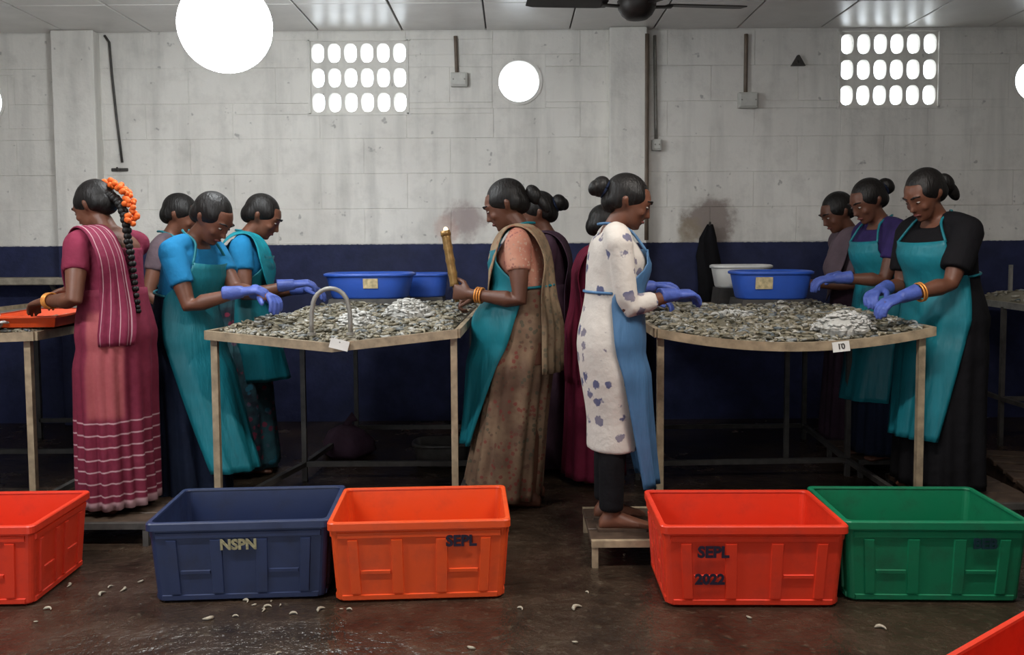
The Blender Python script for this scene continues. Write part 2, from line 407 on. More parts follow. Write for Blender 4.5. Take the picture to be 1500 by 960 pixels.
# pilasters
for i, (x0, x1) in enumerate(PIL):
    q = MB(); q.box((x0, WY - .10, 0), (x1, WY + .01, CH), bev=.006); tag(q.build('trim_%d' % (i + 1), M['wall']), kind='structure')
q = MB(); q.box((XL - .2, YF, 0), (XL, WY + .2, CH + .15)); tag(q.build('wall_left', M['wall']), kind='structure')
q = MB(); q.box((XR, YF, 0), (XR + .2, WY + .2, CH + .15)); tag(q.build('wall_right', M['wall']), kind='structure')
q = MB()
for (x0, x1, z0, z1) in rect_sub([(XL, XR, 0, CH + .15)], (-3.0, -1.2, 0, 2.25)): q.box((x0, YF - .2, z0), (x1, YF, z1))
tag(q.build('wall_front', M['wall']), kind='structure')
# ceiling: slab with separate tiles in a grid
q = MB(); q.box((XL - .2, YF - .2, CH + .02), (XR + .2, WY + .2, CH + .14)); ceil = tag(q.build('ceiling', M['joint']), kind='structure')
TS = .597; tx0 = at(712, 52, WY).x
tile_me = {}
def tile(x0, x1, y0, y1):
    x0, x1, y0, y1 = max(x0, XL), min(x1, XR), max(y0, YF), min(y1, WY - .004)
    if x1 - x0 < .03 or y1 - y0 < .03: return
    key = (round(x1 - x0, 3), round(y1 - y0, 3))
    if key not in tile_me:
        t = MB(); a, c = key[0] / 2 - .006, key[1] / 2 - .006
        t.box((-a, -c, 0), (a, c, .018), bev=.003); tile_me[key] = t.mesh('ceiling_tile', M['ceil'])
    meshobj('ceiling_tile', tile_me[key], ceil, ((x0 + x1) / 2, (y0 + y1) / 2, CH + .002 + random.uniform(0, .003)))
k0 = math.floor((XL - tx0) / TS)
for i in range(int((XR - XL) / TS) + 3):
    for j in range(17):
        y1 = WY - .72 - (j - 1) * TS
        tile(tx0 + (k0 + i) * TS, tx0 + (k0 + i + 1) * TS, y1 - TS if j else WY - .72, y1 if j else WY)
# ------------------------------------------------------------------ hanging bulb, and unseen ceiling tubes added as fill
def glare_lamp(loc, r, label):
    e = empty('pendant_lamp', loc); tag(e, label, 'lamp')
    g = MB(); g.ell((0, 0, 0), (r, r, r), 36, 24); g.build('globe', M['glow'], e, True)  # bulb's glare built into the shape: sphere far larger than the bulb
    g = MB(); g.tube([(0, 0, r * .95), (0, 0, r + .06)], [.05, .04], 16); g.build('cap', M['metal_dark'], e)
    g = MB(); g.tube([(0, 0, r + .05), (0, 0, CH + .003 - loc[2])], .006, 6); g.build('cord', M['metal_dark'], e)
lp = at(330, 38, 4.2)
glare_lamp(lp, .215, 'glowing white bulb swollen to the size of its glare, hanging from the ceiling by the left grille')
def fill_tube(loc, label, power, tint=(.98, .985, 1.0)):  # out-of-view fixture, added to brighten the wall and crate fronts
    e = empty('fill_tube', loc); tag(e, label, 'lamp', 'added fill tubes on the ceiling')
    g = MB(); g.box((-.62, -.035, .03), (.62, .035, .075), bev=.006); g.build('housing', M['boxwhite'], e)
    g = MB(); g.tube([(-.59, 0, .012), (.59, 0, .012)], .014, 12); g.build('tube', M['fill_tube_lit'], e, True)
    for s in (-1, 1):
        g = MB(); g.box((s * .605 - .015, -.02, -.01), (s * .605 + .015, .02, .04)); g.build('socket', M['boxwhite'], e)
    o = area('fill_tube_glow', (0, 0, -.012), (0, 0, 0), 1.15, .05, power, tint); o.parent = e
FILL_TUBES = [((-2.3, 2.3), 78, 'added fill tube on the ceiling above and in front of the left table'), ((1.1, 2.5), 58, 'added fill tube on the ceiling in front of the middle pillar'), ((-1.5, -.6), 24, 'added fill tube on the ceiling nearest the doorway, left'), ((1.8, -.6), 10, 'added fill tube on the ceiling nearest the doorway, right')]
for (tx, ty), pw, lab in FILL_TUBES: fill_tube((tx, ty, CH - .075), lab, pw, (.98, .985, 1.0) if tx < 0 else (1.0, .94, .88))

# ------------------------------------------------------------------ fixtures on the wall and ceiling
def conduit(p, q, r, label, mat='conduit', name='conduit_pipe', y=None):
    g = MB(); p, q = V(p), V(q); pts = [p.lerp(q, t / 6) for t in range(7)]; mid = p.lerp(q, .5)
    g.tube([x - q for x in pts], r, 10); tag(g.build(name, M[mat], smooth=True, loc=q), label, 'pipe' if name != 'cable' else 'cable')
conduit(at(667, 53, WY - .016), at(669, 106, WY - .016), .013, 'thin brown conduit dropping to the box between grille and round opening')
conduit(at(1093, 50, WY - .016), at(1092, 136, WY - .016), .014, 'thin brown conduit dropping to the box left of the right grille')
conduit(at(947, 50, WY - .085), at(946, 352, WY - .085), .020, 'dark brown pipe running down the right edge of the middle pillar')
conduit(at(959, 52, WY - .016), at(961, 206, WY - .016), .012, 'slim grey conduit beside the middle pillar ending in a small switch box', 'metal_grey')
def jbox(px, py, wd, ht, label):
    c = at(px, py, WY); e = empty('junction_box', (c.x, WY, c.z)); tag(e, label, 'junction box')
    g = MB(); g.box((-wd / 2, -.05, -ht / 2), (wd / 2, -.001, ht / 2), bev=.005); g.build('box_body', M['boxwhite'], e)
    g = MB(); g.box((-wd / 2 + .01, -.058, -ht / 2 + .01), (wd / 2 - .01, -.048, ht / 2 - .01), bev=.003); g.build('box_lid', M['boxwhite'], e)
    for s in (-1, 1):
        g = MB(); g.tube([(s * (wd / 2 - .02), -.062, 0), (s * (wd / 2 - .02), -.057, 0)], .006, 8); g.build('screw', M['metal_grey'], e)
jbox(673, 118, .12, .10, 'white junction box on the wall between the left grille and the round opening')
jbox(1094, 148, .14, .11, 'white junction box on the wall left of the right grille')
jbox(961, 213, .07, .08, 'small white switch box beside the middle pillar')
pts = [at(153, 52, WY - .02), at(160, 62, WY - .02), at(164, 110, WY - .02), at(171, 175, WY - .02), at(179, 238, WY - .02)]
g = MB(); g.tube([p - pts[-1] for p in pts], .009, 8); tag(g.build('cable', M['metal_dark'], smooth=True, loc=pts[-1]), 'thin dark cable slanting down the wall beside the left pillar', 'cable')
c = at(176, 249, WY); e = empty('cable_hook', c); tag(e, 'small dark hook at the end of the slanting cable', 'hook')
g = MB(); g.box((-.06, -.012, -.012), (.06, 0, .012), bev=.003); g.build('plate', M['metal_dark'], e)
g = MB(); g.tube([(0, -.01, 0), (0, -.04, -.01), (0, -.05, .015)], .007, 8); g.build('prong', M['metal_dark'], e)
c = at(1168, 91, WY); g = MB(); g.loft([[V((-.05, y, -.03)), V((.05, y, -.03)), V((.006, y, .045)), V((-.006, y, .045))] for y in (-.03, -.001)])
g.tube([(0, -.03, 0), (0, -.06, -.005)], .01, 8); tag(g.build('wall_bracket', M['metal_dark'], loc=(c.x, WY, c.z)), 'small dark triangular bracket on the wall left of the right grille', 'bracket')
# ceiling fan
fc = at(933, 10, 5.0)
fan = empty('ceiling_fan', fc); tag(fan, 'dark ceiling fan with three blades near the middle pillar', 'fan')
g = MB(); g.loft([[V((r * math.cos(2 * math.pi * j / 28), r * math.sin(2 * math.pi * j / 28), z)) for j in range(28)] for r, z in ((.03, -.072), (.06, -.066), (.085, -.045), (.105, -.01), (.11, .03), (.09, .055), (.05, .07))]); g.build('motor_housing', M['black_iron'], fan, True)
g = MB(); g.tube([(0, 0, .06), (0, 0, CH - fc.z)], .013, 10); g.build('down_rod', M['black_iron'], fan, True)
g = MB(); g.tube([(0, 0, CH - fc.z - .07), (0, 0, CH - fc.z)], [.03, .06], 16); g.build('canopy', M['black_iron'], fan, True)
for a in (187, 307, 67 - 60):
    m = Matrix.Rotation(R(a), 3, 'Z') @ Matrix.Rotation(R(9), 3, 'X')
    g = MB(); g.grid([[m @ V((x, y * wd, .01)) for y in (-1, -.5, 0, .5, 1)] for x, wd in ((.17, .045), (.22, .055), (.4, .062), (.58, .065), (.62, .05))])
    o = g.build('blade', M['black_iron'], fan); md = o.modifiers.new('thick', 'SOLIDIFY'); md.thickness = .006
    g = MB(); g.tube([m @ V((.08, 0, .0)), m @ V((.2, 0, .005))], [(.02, .008), (.03, .006)], 8); g.build('blade_arm', M['black_iron'], fan)

# ------------------------------------------------------------------ tables
def table(corners, h, legs, stretch, sag, vshape, label, mat='metal_tan', wood=None):
    nl, nr, fl, fr = [V((c[0], c[1], 0)) for c in corners]
    org = (nl + nr + fl + fr) / 4; e = empty('work_table', org); tag(e, label, 'table', 'peeling tables')
    def dip(u): return sag * (1 - abs(2 * u - 1)) if vshape else sag * (1 - (2 * u - 1) ** 2)
    def S(u, v, dz=0):
        p = nl.lerp(nr, u).lerp(fl.lerp(fr, u), v); return V((p.x, p.y, h - dip(u) * (1 - .6 * v) + dz)) - org
    g = MB(); nu = 16; g.grid([[S(i / nu, j / 8, -.012) for i in range(nu + 1)] for j in range(9)])
    o = g.build('tabletop', M['metal_grey'], e); md = o.modifiers.new('thick', 'SOLIDIFY'); md.thickness = .012
    def strip(f, name):
        g = MB(); pts = [f(i / 16) for i in range(17)]; rings = []
        d = (pts[-1] - pts[0]); d.z = 0; nrm = V((d.y, -d.x, 0)).normalized()
        for p in pts: rings.append([p + nrm * a + V((0, 0, c)) for a, c in ((-.012, -.028), (.012, -.028), (.012, .012), (-.012, .012))])
        g.loft(rings); g.build(name, M[mat], e)
    strip(lambda t: S(t, 0), 'edge_rail'); strip(lambda t: S(1 - t, 1), 'edge_rail'); strip(lambda t: S(0, 1 - t), 'edge_rail'); strip(lambda t: S(1, t), 'edge_rail')
    for (x, y, big) in legs:
        top = h - .02
        g = bar((x - org.x, y - org.y, 0), (x - org.x, y - org.y, top), .029 if big else .026); g.build('leg', M[mat if big else 'metal_dark'], e)
    for (p, q) in stretch:
        g = bar(V(p) - org, V(q) - org, .026); g.build('stretcher', M['metal_dark'], e)
    return e, (lambda u, v, dz=0: S(u, v, dz) + org)
def floor_y(py): return CAMH / math.tan(math.atan((py - PPY) / F) + R(3.5))
def leg_at(px, Y): return ((px - 750) * Y / F, Y)
H_T = .90
l1 = [leg_at(312, 3.96) + (1,), leg_at(664, 3.96) + (1,), leg_at(441, 4.78) + (0,), (-.22, 4.78, 0), leg_at(519, 5.75) + (0,), (-.2, 5.75, 0)]
def st(l, i, j, z): return ((l[i][0], l[i][1], z), (l[j][0], l[j][1], z))
t1, S1 = table([(-1.37, 3.93), (-.245, 3.93), (-1.0, 6.0), (-.18, 6.0)], H_T, l1, [st(l1, 2, 3, .09), st(l1, 4, 5, .09), st(l1, 0, 2, .09), st(l1, 2, 4, .09), st(l1, 1, 3, .09)], .06, True,
               'steel peeling table with a V dipped top in the middle left, crates in front')
l2 = [leg_at(968, 3.93) + (1,), leg_at(1352, 3.93) + (1,), (.68, 4.75, 0), leg_at(1246, 4.8) + (0,), (.70, 5.7, 0), leg_at(1181, 5.72) + (0,), leg_at(1155, 5.2) + (0,)]
t2, S2 = table([(.645, 3.9), (1.875, 3.9), (.65, 6.0), (1.95, 6.0)], H_T, l2, [st(l2, 2, 3, .09), st(l2, 4, 5, .09), st(l2, 3, 5, .09), st(l2, 0, 2, .09), st(l2, 1, 3, .09)], .065, False,
               'steel peeling table with sagging front edge on the right, behind red and green crates', 'metal_tan')
l0 = [leg_at(38, 3.96) + (1,), (-3.2, 3.96, 1), (-2.18, 5.0, 0), (-3.2, 5.0, 0), (-2.15, 5.9, 0), (-3.2, 5.9, 0)]
t0, S0 = table([(-3.3, 3.93), (-2.14, 3.93), (-3.25, 6.0), (-2.05, 6.0)], H_T, l0, [st(l0, 2, 3, .12), st(l0, 4, 5, .12), st(l0, 0, 2, .12)], .02, True,
               'steel peeling table cut off by the left edge of the picture')
l3 = [(3.10, 4.4, 0), (3.08, 5.5, 0), (3.12, 6.1, 0), (4.2, 4.4, 0), (4.2, 5.5, 0), (4.2, 6.1, 0)]
t3, S3 = table([(3.05, 4.3), (4.3, 4.3), (3.1, 6.15), (4.3, 6.15)], H_T, l3, [st(l3, 0, 1, .3), st(l3, 1, 4, .3), st(l3, 1, 2, .3)], .02, True,
               'dim steel table at the right edge behind the woman in black', 'metal_grey')
g = bar(V((3.40, 6.0, H_T)) - V(t3.location), V((3.40, 6.0, H_T + .23)) - V(t3.location), .02); g.build('post', M['metal_grey'], t3)

# ------------------------------------------------------------------ shrimp on the tables (nobody could count them)
from mathutils import noise as mn
def shrimp_into(mb, p, yaw, L, tilt, c, n=5):
    pts, rad = [], []
    m = Matrix.Rotation(yaw, 3, 'Z') @ Matrix.Rotation(tilt, 3, 'X')
    for i in range(6):
        a = i / 5 * 2.4 - 1.2; pts.append(V(p) + m @ V((math.sin(a) * L * .42, (math.cos(a) - .6) * L * .42, 0)))
    mb.tube(pts, [L * x for x in (.05, .13, .14, .11, .08, .03)], n, c=c)
def heap(S, u0, u1, v0, v1, amp, n, name, label, mat, L=.05, dens=None, base=True, crange=(0, 1), seed=1, parentloc=(0, 0, 0)):
    rnd = random.Random(seed); mb = MB(); nu, nv = 36, 30
    def H(u, v):
        e = min(1, (u - u0) / .08 * 1.0 if u1 - u0 > .3 else (u - u0) / (u1 - u0) * 3, (u1 - u) / .08 if u1 - u0 > .3 else (u1 - u) / (u1 - u0) * 3)
        e = min(e, (v - v0) / (v1 - v0) * 4, (v1 - v) / (v1 - v0) * 4); e = max(0, min(1, e))
        return e ** .6 * amp * (.45 + .8 * (mn.noise(V((u * 7 + seed, v * 9, seed * 3.1))) * .5 + .5))
    if base:
        rows = [[S(u0 + (u1 - u0) * i / nu, v0 + (v1 - v0) * j / nv, .002 + H(u0 + (u1 - u0) * i / nu, v0 + (v1 - v0) * j / nv)) for i in range(nu + 1)] for j in range(nv + 1)]
        mb.grid(rows, c=.3)
    for i in range(n):
        u = rnd.uniform(u0, u1); v = v0 + (v1 - v0) * rnd.random() ** (1.5 if dens else 1)
        p = S(u, v, .006 + H(u, v) + rnd.uniform(0, .008)); l = L * rnd.uniform(.7, 1.35)
        shrimp_into(mb, p, rnd.uniform(0, 6.28), l, rnd.uniform(-.8, .8), rnd.uniform(*crange))
    org = S((u0 + u1) / 2, (v0 + v1) / 2); mb.v = [(x - org.x, y - org.y, z - org.z) for x, y, z in mb.v]
    return tag(mb.build(name, M[mat], smooth=True, loc=org), label, 'shrimp', kind='stuff')
heap(S1, .04, .97, .02, .80, .06, 1900, 'shrimp_heap', 'grey green heap of raw shrimp spread over the middle left table', 'shrimp', .052, True, seed=3)
heap(S2, .03, .97, .02, .85, .06, 2000, 'shrimp_heap', 'grey green heap of raw shrimp spread over the right table', 'shrimp', .052, True, seed=5)
heap(S0, .45, .98, .02, .8, .045, 700, 'shrimp_heap', 'heap of raw shrimp on the far left table', 'shrimp', .05, True, seed=8)
heap(S3, .05, .8, .3, .95, .07, 500, 'shrimp_heap', 'pale heap of shrimp on the dim table at the right edge', 'shrimp', .05, False, seed=9)
def mound(c, r, hgt, n, label, seed, L=.045):
    rnd = random.Random(seed); mb = MB()
    mb.ell((0, 0, 0), (r * .85, r * .7, hgt * .8), 18, 8, col=.2)
    for i in range(n):
        a = rnd.uniform(0, 6.28); q = math.sqrt(rnd.random()) * r; z = hgt * max(0, 1 - (q / r) ** 2) * .9
        shrimp_into(mb, (q * math.cos(a), q * math.sin(a) * .8, z + rnd.uniform(0, .012)), rnd.uniform(0, 6.28), L * rnd.uniform(.8, 1.3), rnd.uniform(-.7, .7), rnd.random())
    return tag(mb.build('peeled_shrimp', M['peeled'], smooth=True, loc=c), label, 'shrimp', kind='stuff')
def on(S, u, v, dz): return S(u, v, dz)
mound(S1(.74, .20, .065), .12, .085, 170, 'white mound of peeled shrimp at the middle of the middle left table', 11)
mound(S1(.50, .20, .05), .10, .07, 110, 'small white mound of peeled shrimp behind the steel hoop', 12)
mound(S2(.72, .07, .035), .14, .085, 190, 'white mound of peeled shrimp above the card on the right table', 13)
mound(S2(.80, .14, .045), .10, .04, 90, 'pale mound of peeled shrimp by the black dressed woman', 14)
mound(S2(.42, .35, .05), .10, .03, 60, 'thin white scatter of peeled shrimp at the middle of the right table', 15)

# ------------------------------------------------------------------ things on the tables
def basin(cx, cy, z, rx, ry, hgt, mat, label, sticker=None, rz=0, flare=.86, pw=3.2):
    e = empty('basin', (cx, cy, z), rz); tag(e, label, 'basin')
    def ring(f, zz, n=40):
        o = []
        for j in range(n):
            a = 2 * math.pi * j / n; ca, sa = math.cos(a), math.sin(a)
            o.append(V((rx * f * math.copysign(abs(ca) ** (2 / pw), ca), ry * f * math.copysign(abs(sa) ** (2 / pw), sa), zz)))
        return o
    g = MB(); g.loft([ring(flare * .96, 0), ring(flare, .012), ring(.97, hgt - .02), ring(.97, hgt), ring(.94, hgt), ring(flare * .95, .02), ring(flare * .6, .015)]); g.build('bowl', M[mat], e, True)
    g = MB(); rr = [ring(.965, hgt - .02), ring(1.03, hgt - .016), ring(1.03, hgt - .002), ring(.96, hgt + .004), ring(.94, hgt - .004)]; g.loft(rr, cap=False); g.build('rim', M[mat], e, True)
    if sticker:
        sx, sz, sw, sh = sticker; fy = -ry * (flare + (.97 - flare) * sz) - .004
        g = MB(); t = ry * (.97 - flare) / hgt
        g.loft([[V((sx - sw, fy + dy + sh * t, sz * hgt - sh)), V((sx + sw, fy + dy + sh * t, sz * hgt - sh)), V((sx + sw, fy + dy - sh * t, sz * hgt + sh)), V((sx - sw, fy + dy - sh * t, sz * hgt + sh))] for dy in (-.002, .002)])
        g.build('sticker', M['sticker'], e)
    return e
def hz(px, py, Y): return at(px, py, Y)
c = at(543, 436, 5.55); basin(c.x, c.y, c.z, .275, .20, .155, 'blue_pl', 'large blue plastic basin with a tan sticker at the back of the middle left table', (.03, .62, .045, .03))
c2 = at(622, 434, 5.95); basin(c2.x, c2.y, c2.z, .16, .15, .155, 'blue_pl', 'smaller blue plastic basin beside the large one on the middle left table')
c3 = at(1128, 437, 5.3); basin(c3.x, c3.y, c3.z, .235, .18, .165, 'blue_pl', 'blue plastic basin with a tan sticker at the back of the right table', (-.085, .60, .05, .035))
c4 = at(1085, 421, 5.75); basin(c4.x, c4.y, c4.z, .19, .14, .145, 'white_pl', 'white plastic tub behind the blue basin on the right table')
# low stands under the basins
for c, rx, ry, S, lab in ((c, .25, .18, S1, 'dark upturned tray under the large blue basin'), (c2, .14, .13, S1, 'dark upturned tray under the smaller blue basin'), (c3, .22, .16, S2, 'dark upturned tray under the blue basin on the right table'), (c4, .17, .12, S2, 'dark upturned tray under the white tub')):
    z0 = H_T - .045; e = empty('tray', (c.x, c.y, z0)); tag(e, lab, 'tray'); hh = c.z - z0
    if hh > .01:
        g = MB(); g.loft([[V((x * f, y * f, z)) for x, y in ((-rx, -ry), (rx, -ry), (rx, ry), (-rx, ry))] for f, z in ((1.08, 0), (1.08, .012), (1.0, .012), (.92, hh))]); g.build('tray_shell', M['metal_dark'], e)
        g = MB(); g.box((-rx * 1.1, -ry * 1.1, 0), (rx * 1.1, ry * 1.1, .01), bev=.004); g.build('tray_lip', M['metal_dark'], e)
# steel hoop on the front edge
c = at(485, 489, 3.97); hw = .088; e = tag(empty('steel_hoop', c), 'bent grey steel hoop standing on the front edge of the middle left table', 'hoop')
pts = [V((-hw, 0, 0)), V((-hw, .0, .05)), V((-hw * .98, .0, .10))] + [V((-hw * .92 * math.cos(a), .0, .12 + .085 * math.sin(a))) for a in [math.pi * i / 12 for i in range(13)]] + [V((hw * .98, 0, .10)), V((hw, 0, .05)), V((hw, 0, 0))]
g = MB(); g.tube(pts, .0105, 10); g.build('rod', M['metal_grey'], e, True)
for s in (-1, 1):
    g = MB(); g.tube([(s * hw, 0, -.006), (s * hw, 0, .006)], .02, 12); g.build('foot', M['metal_grey'], e)
def text_mesh(txt, size, mat, name='lettering', ext=.0012, bold=.0):
    cu = bpy.data.curves.new('t', 'FONT'); cu.body = txt; cu.size = size; cu.extrude = ext; cu.align_x = 'CENTER'; cu.align_y = 'CENTER'; cu.offset = bold; cu.resolution_u = 3
    o = bpy.data.objects.new('t', cu); col.objects.link(o); bpy.context.view_layer.update()
    me = bpy.data.meshes.new_from_object(o.evaluated_get(bpy.context.evaluated_depsgraph_get())); bpy.data.objects.remove(o); bpy.data.curves.remove(cu)
    me.name = name; me.materials.clear(); me.materials.append(M[mat]); return me
def card(px, py, Y, wd, ht, rot, label, txt=None):
    c = at(px, py, Y); e = empty('price_card', c); e.rotation_euler = (R(-8), R(rot), 0); tag(e, label, 'card')
    g = MB(); g.box((-wd / 2, -.002, -ht / 2), (wd / 2, .002, ht / 2)); g.build('card_sheet', M['card'], e)
    g = MB(); g.tube([(0, -.004, ht / 2 - .012), (0, .03, ht / 2)], .003, 6); g.build('wire_clip', M['metal_grey'], e)
    if txt:
        o = meshobj('lettering', text_mesh(txt, .034, 'metal_dark', bold=.001), e); o.location = (0, -.003, 0); o.rotation_euler = (R(90), 0, 0)
card(497, 505, 3.90, .085, .045, 14, 'blank white card clipped to the front edge of the middle left table')
card(1232, 508, 3.86, .075, .045, -6, 'white card with dark figures clipped to the front edge of the right table', '10')
# orange tray and bits on the far left table
c = S0(.90, .14, .03); e = empty('shallow_tray', c, R(4)); tag(e, 'shallow orange plastic tray under the hand of the woman in the maroon sari', 'tray')
g = MB(); g.loft([[V((x * f, y * f, z)) for x, y in ((-.16, -.26), (.16, -.26), (.16, .26), (-.16, .26))] for f, z in ((.9, 0), (1, .05), (.96, .05), (.88, .008), (.3, .008))]); g.build('tray_body', M['orange'], e)
g = MB()
rr = [(-.168, -.268), (.168, -.268), (.168, .268), (-.168, .268)]
g.loft([[V((x * f, y * f, z)) for x, y in rr] for f, z in ((1, .045), (1, .054), (.94, .054))], cap=False); g.build('tray_rim', M['orange'], e)
mound(S0(.80, .02, .055), .08, .04, 60, 'pale shrimp beside the orange tray on the far left table', 16)
# plank shelf on the wall at far left
c = at(55, 411, WY); e = empty('wall_shelf', (c.x - .1, WY, c.z)); tag(e, 'pale weathered plank shelf against the navy wall at far left', 'shelf')
g = MB(); g.box((-.75, -.22, -.025), (.42, 0, .025), bev=.006); g.build('plank', M['woodpale'], e)
for x in (-.55, .3):
    g = bar((x, -.19, -.02), (x, -.01, -.2), .025); g.build('bracket', M['metal_dark'], e)
# black cloth hanging on the wall by the soot stain
c = at(1036, 335, WY); e = empty('black_cloth', (c.x, WY - .03, c.z)); tag(e, 'black cloth bundle hanging on the navy wall under the soot stain', 'cloth')
g = MB(); rings = []
for z, r in ((.03, .018), (0, .03), (-.07, .055), (-.2, .075), (-.35, .08), (-.5, .085), (-.62, .07)):
    rings.append([V((r * (1 + .22 * math.sin(5 * a + z * 9)) * math.cos(a) + .01 * math.sin(z * 12), -.045 + r * .55 * (1 + .25 * math.sin(4 * a + z * 7)) * math.sin(a), z)) for a in [2 * math.pi * j / 32 for j in range(32)]])
g.loft(rings); g.build('folds', M['black'], e, True)
g = MB(); g.tube([(0, .028, .02), (0, -.05, .02), (0, -.06, .045)], .008, 8); g.build('nail', M['metal_dark'], e)

# ------------------------------------------------------------------ crates
def crate(x, yfront, rz, mat, label, texts=(), dirty=None):
    bw, bd, hh, tw, td = .600, .405, .295, .640, .445
    e = empty('plastic_crate', (x, yfront + bd / 2, 0), R(rz)); tag(e, label, 'crate', 'plastic crates on the floor')
    def ring(wd, dp, z, r=.022):
        o = []
        for cx, cy, a0 in ((1, -1, -90), (1, 1, 0), (-1, 1, 90), (-1, -1, 180)):
            for t in range(5):
                a = R(a0 + t * 22.5); o.append(V((cx * (wd / 2 - r) + r * math.cos(a), cy * (dp / 2 - r) + r * math.sin(a), z)))
        return o
    def W(z): t = z / hh; return bw + (tw - bw) * t, bd + (td - bd) * t
    g = MB(); sh = []
    for z, ins in ((0, .016), (.006, .004), (.012, 0), (.05, 0), (.16, 0), (hh - .004, 0)): a, d = W(z); sh.append(ring(a - ins * 2, d - ins * 2, z))
    a, d = W(hh); sh.append(ring(a - .004, d - .004, hh)); sh.append(ring(a - .014, d - .014, hh)); a, d = W(.014); sh.append(ring(a - .014, d - .014, .016)); sh.append(ring(a * .5, d * .5, .014))
    g.loft(sh); g.build('shell', M[mat], e)
    g = MB(); a, d = W(hh); g.loft([ring(a, d, hh - .024), ring(a + .018, d + .018, hh - .022), ring(a + .018, d + .018, hh + .002), ring(a + .012, d + .012, hh + .006), ring(a - .016, d - .016, hh + .006), ring(a - .02, d - .02, hh)], cap=False); g.build('rim', M[mat], e)
    def plate(side, u0, u1, z0, z1, pr, name):
        g = MB(); rings = []
        for q in (-.002, pr):
            L = []
            for u, z in ((u0, z0), (u1, z0), (u1, z1), (u0, z1)):
                i = .003 if q > 0 else 0
                uu = u + (i if u == u0 else -i); zz = z + (i if z == z0 else -i); a, d = W(zz)
                p = V((uu * a / tw, -d / 2 - q, zz)) if side in (0, 2) else V((a / 2 + q, uu * d / td, zz))
                if side == 2: p = V((-p.x, -p.y, p.z))
                if side == 3: p = V((-p.x, -p.y, p.z))
                L.append(p)
            rings.append(L)
        g.loft(rings); g.build(name, M[mat], e)
    for side, hw in ((0, .32), (2, .32), (1, .2225), (3, .2225)):
        plate(side, -hw + .022, hw - .022, hh - .055, hh - .030, .006, 'collar')
        plate(side, -hw + .022, hw - .022, .008, .030, .005, 'foot_band')
        for u in ((-.262, -.222), (-.105, -.06), (.06, .105), (.222, .262)) if side in (0, 2) else ((-.17, -.14), (-.05, -.02), (.02, .05), (.14, .17)):
            plate(side, u[0], u[1], .032, hh - .058, .007, 'rib')
        L = ((-.220, -.107), (.107, .220)) if side in (0, 2) else ((-.138, -.052), (.052, .138))
        for u in L: plate(side, u[0], u[1], .105, .122, .005, 'cross_rib')
    for (txt, u, z, size, mt) in texts:
        a, d = W(z); o = meshobj('lettering', text_mesh(txt, size, mt, bold=.0022), e); o.location = (u, -d / 2 - .0092, z); o.rotation_euler = (R(90) - math.atan((td - bd) / 2 / hh) * -1, 0, 0)
    return e
def cplate(e, mat, u0, u1, z0, z1):
    g = MB(); g.box((u0, -.0, z0), (u1, .003, z1)); o = g.build('print_patch', M[mat], e); o.location = (0, -.2225 - .0045, 0); o.rotation_euler = (0, 0, 0)
crate(-2.04, 3.09, 1.5, 'red', 'red orange crate cut off by the left edge of the picture')
crate(-1.005, 3.135, 3.5, 'navy_pl', 'navy blue crate with worn pale print beside the orange crate', (('NSPN', 0.0, .215, .052, 'ink_pale'),))
crate(-.350, 3.125, 3.0, 'orange', 'orange crate with dark SEPL lettering beside the navy crate', (('SEPL', .15, .225, .056, 'ink'),))
crate(.850, 3.05, -1.0, 'red', 'red orange crate with two lines of dark lettering beside the green crate', (('SEPL', -.145, .205, .056, 'ink'), ('2022', -.155, .105, .052, 'ink')))
crate(1.512, 3.085, -2.0, 'green_pl', 'green crate with dark lettering at the right', (('BEB', .165, .22, .052, 'ink_green'),))
crate(1.40, 1.84, 37, 'red', 'red orange crate whose corner shows at the bottom right of the picture')

# ------------------------------------------------------------------ low stools and things on the floor
def stool(x, y, rz, wd, dp, hgt, mat, lmat, label, slats=3):
    e = empty('step_stool', (x, y, 0), R(rz)); tag(e, label, 'stool')
    for i in range(slats):
        y0 = -dp / 2 + dp * i / slats; g = MB(); g.box((-wd / 2, y0 + .006, hgt - .022), (wd / 2, y0 + dp / slats - .006, hgt), bev=.003); g.build('slat', M[mat], e)
    for sx in (-1, 1):
        for sy in (-1, 1):
            g = bar((sx * (wd / 2 - .015), sy * (dp / 2 - .015), 0), (sx * (wd / 2 - .015), sy * (dp / 2 - .015), hgt - .02), .024); g.build('leg', M[lmat], e)
    for sy in (-1, 1):
        g = bar((-wd / 2, sy * (dp / 2 - .012), hgt - .012), (wd / 2, sy * (dp / 2 - .012), hgt - .012), .026); g.build('rail', M[lmat], e)
    return e
ST6 = .11
stool(.49, 3.66, 0, .36, .46, ST6, 'wood', 'metal_tan', 'low steel framed step stool under the woman in the white printed tunic')
stool(-1.80, 3.95, 0, .46, .46, .10, 'wood', 'metal_dark', 'low dark step stool under the woman in the maroon sari')
stool(2.17, 4.2, 0, .50, .55, .10, 'wood', 'metal_dark', 'low dark step stool under the woman in black')
stool(2.12, 5.0, 0, .46, .5, .10, 'wood', 'metal_dark', 'low dark step stool under the woman in indigo')
e = empty('wooden_pallet', (2.78, 4.45, 0), R(-14)); tag(e, 'low dark slatted pallet on the floor at the right edge', 'pallet')
for i in range(6):
    g = MB(); g.box((-.24, -.5 + i * .17, .08), (.24, -.5 + i * .17 + .12, .105), bev=.003); g.build('slat', M['wood'], e)
for x in (-.2, .2):
    g = MB(); g.box((x - .03, -.5, 0), (x + .03, .5, .08)); g.build('runner', M['wood'], e)
c = at(632, 672, 5.3); basin(-.42, 5.15, 0, .17, .13, .13, 'metal_dark', 'dull basin on the floor under the middle left table')
e = empty('jute_sack', (-1.02, 5.35, 0)); tag(e, 'dark crumpled sack on the floor under the middle left table', 'sack')
g = MB(); rings = []
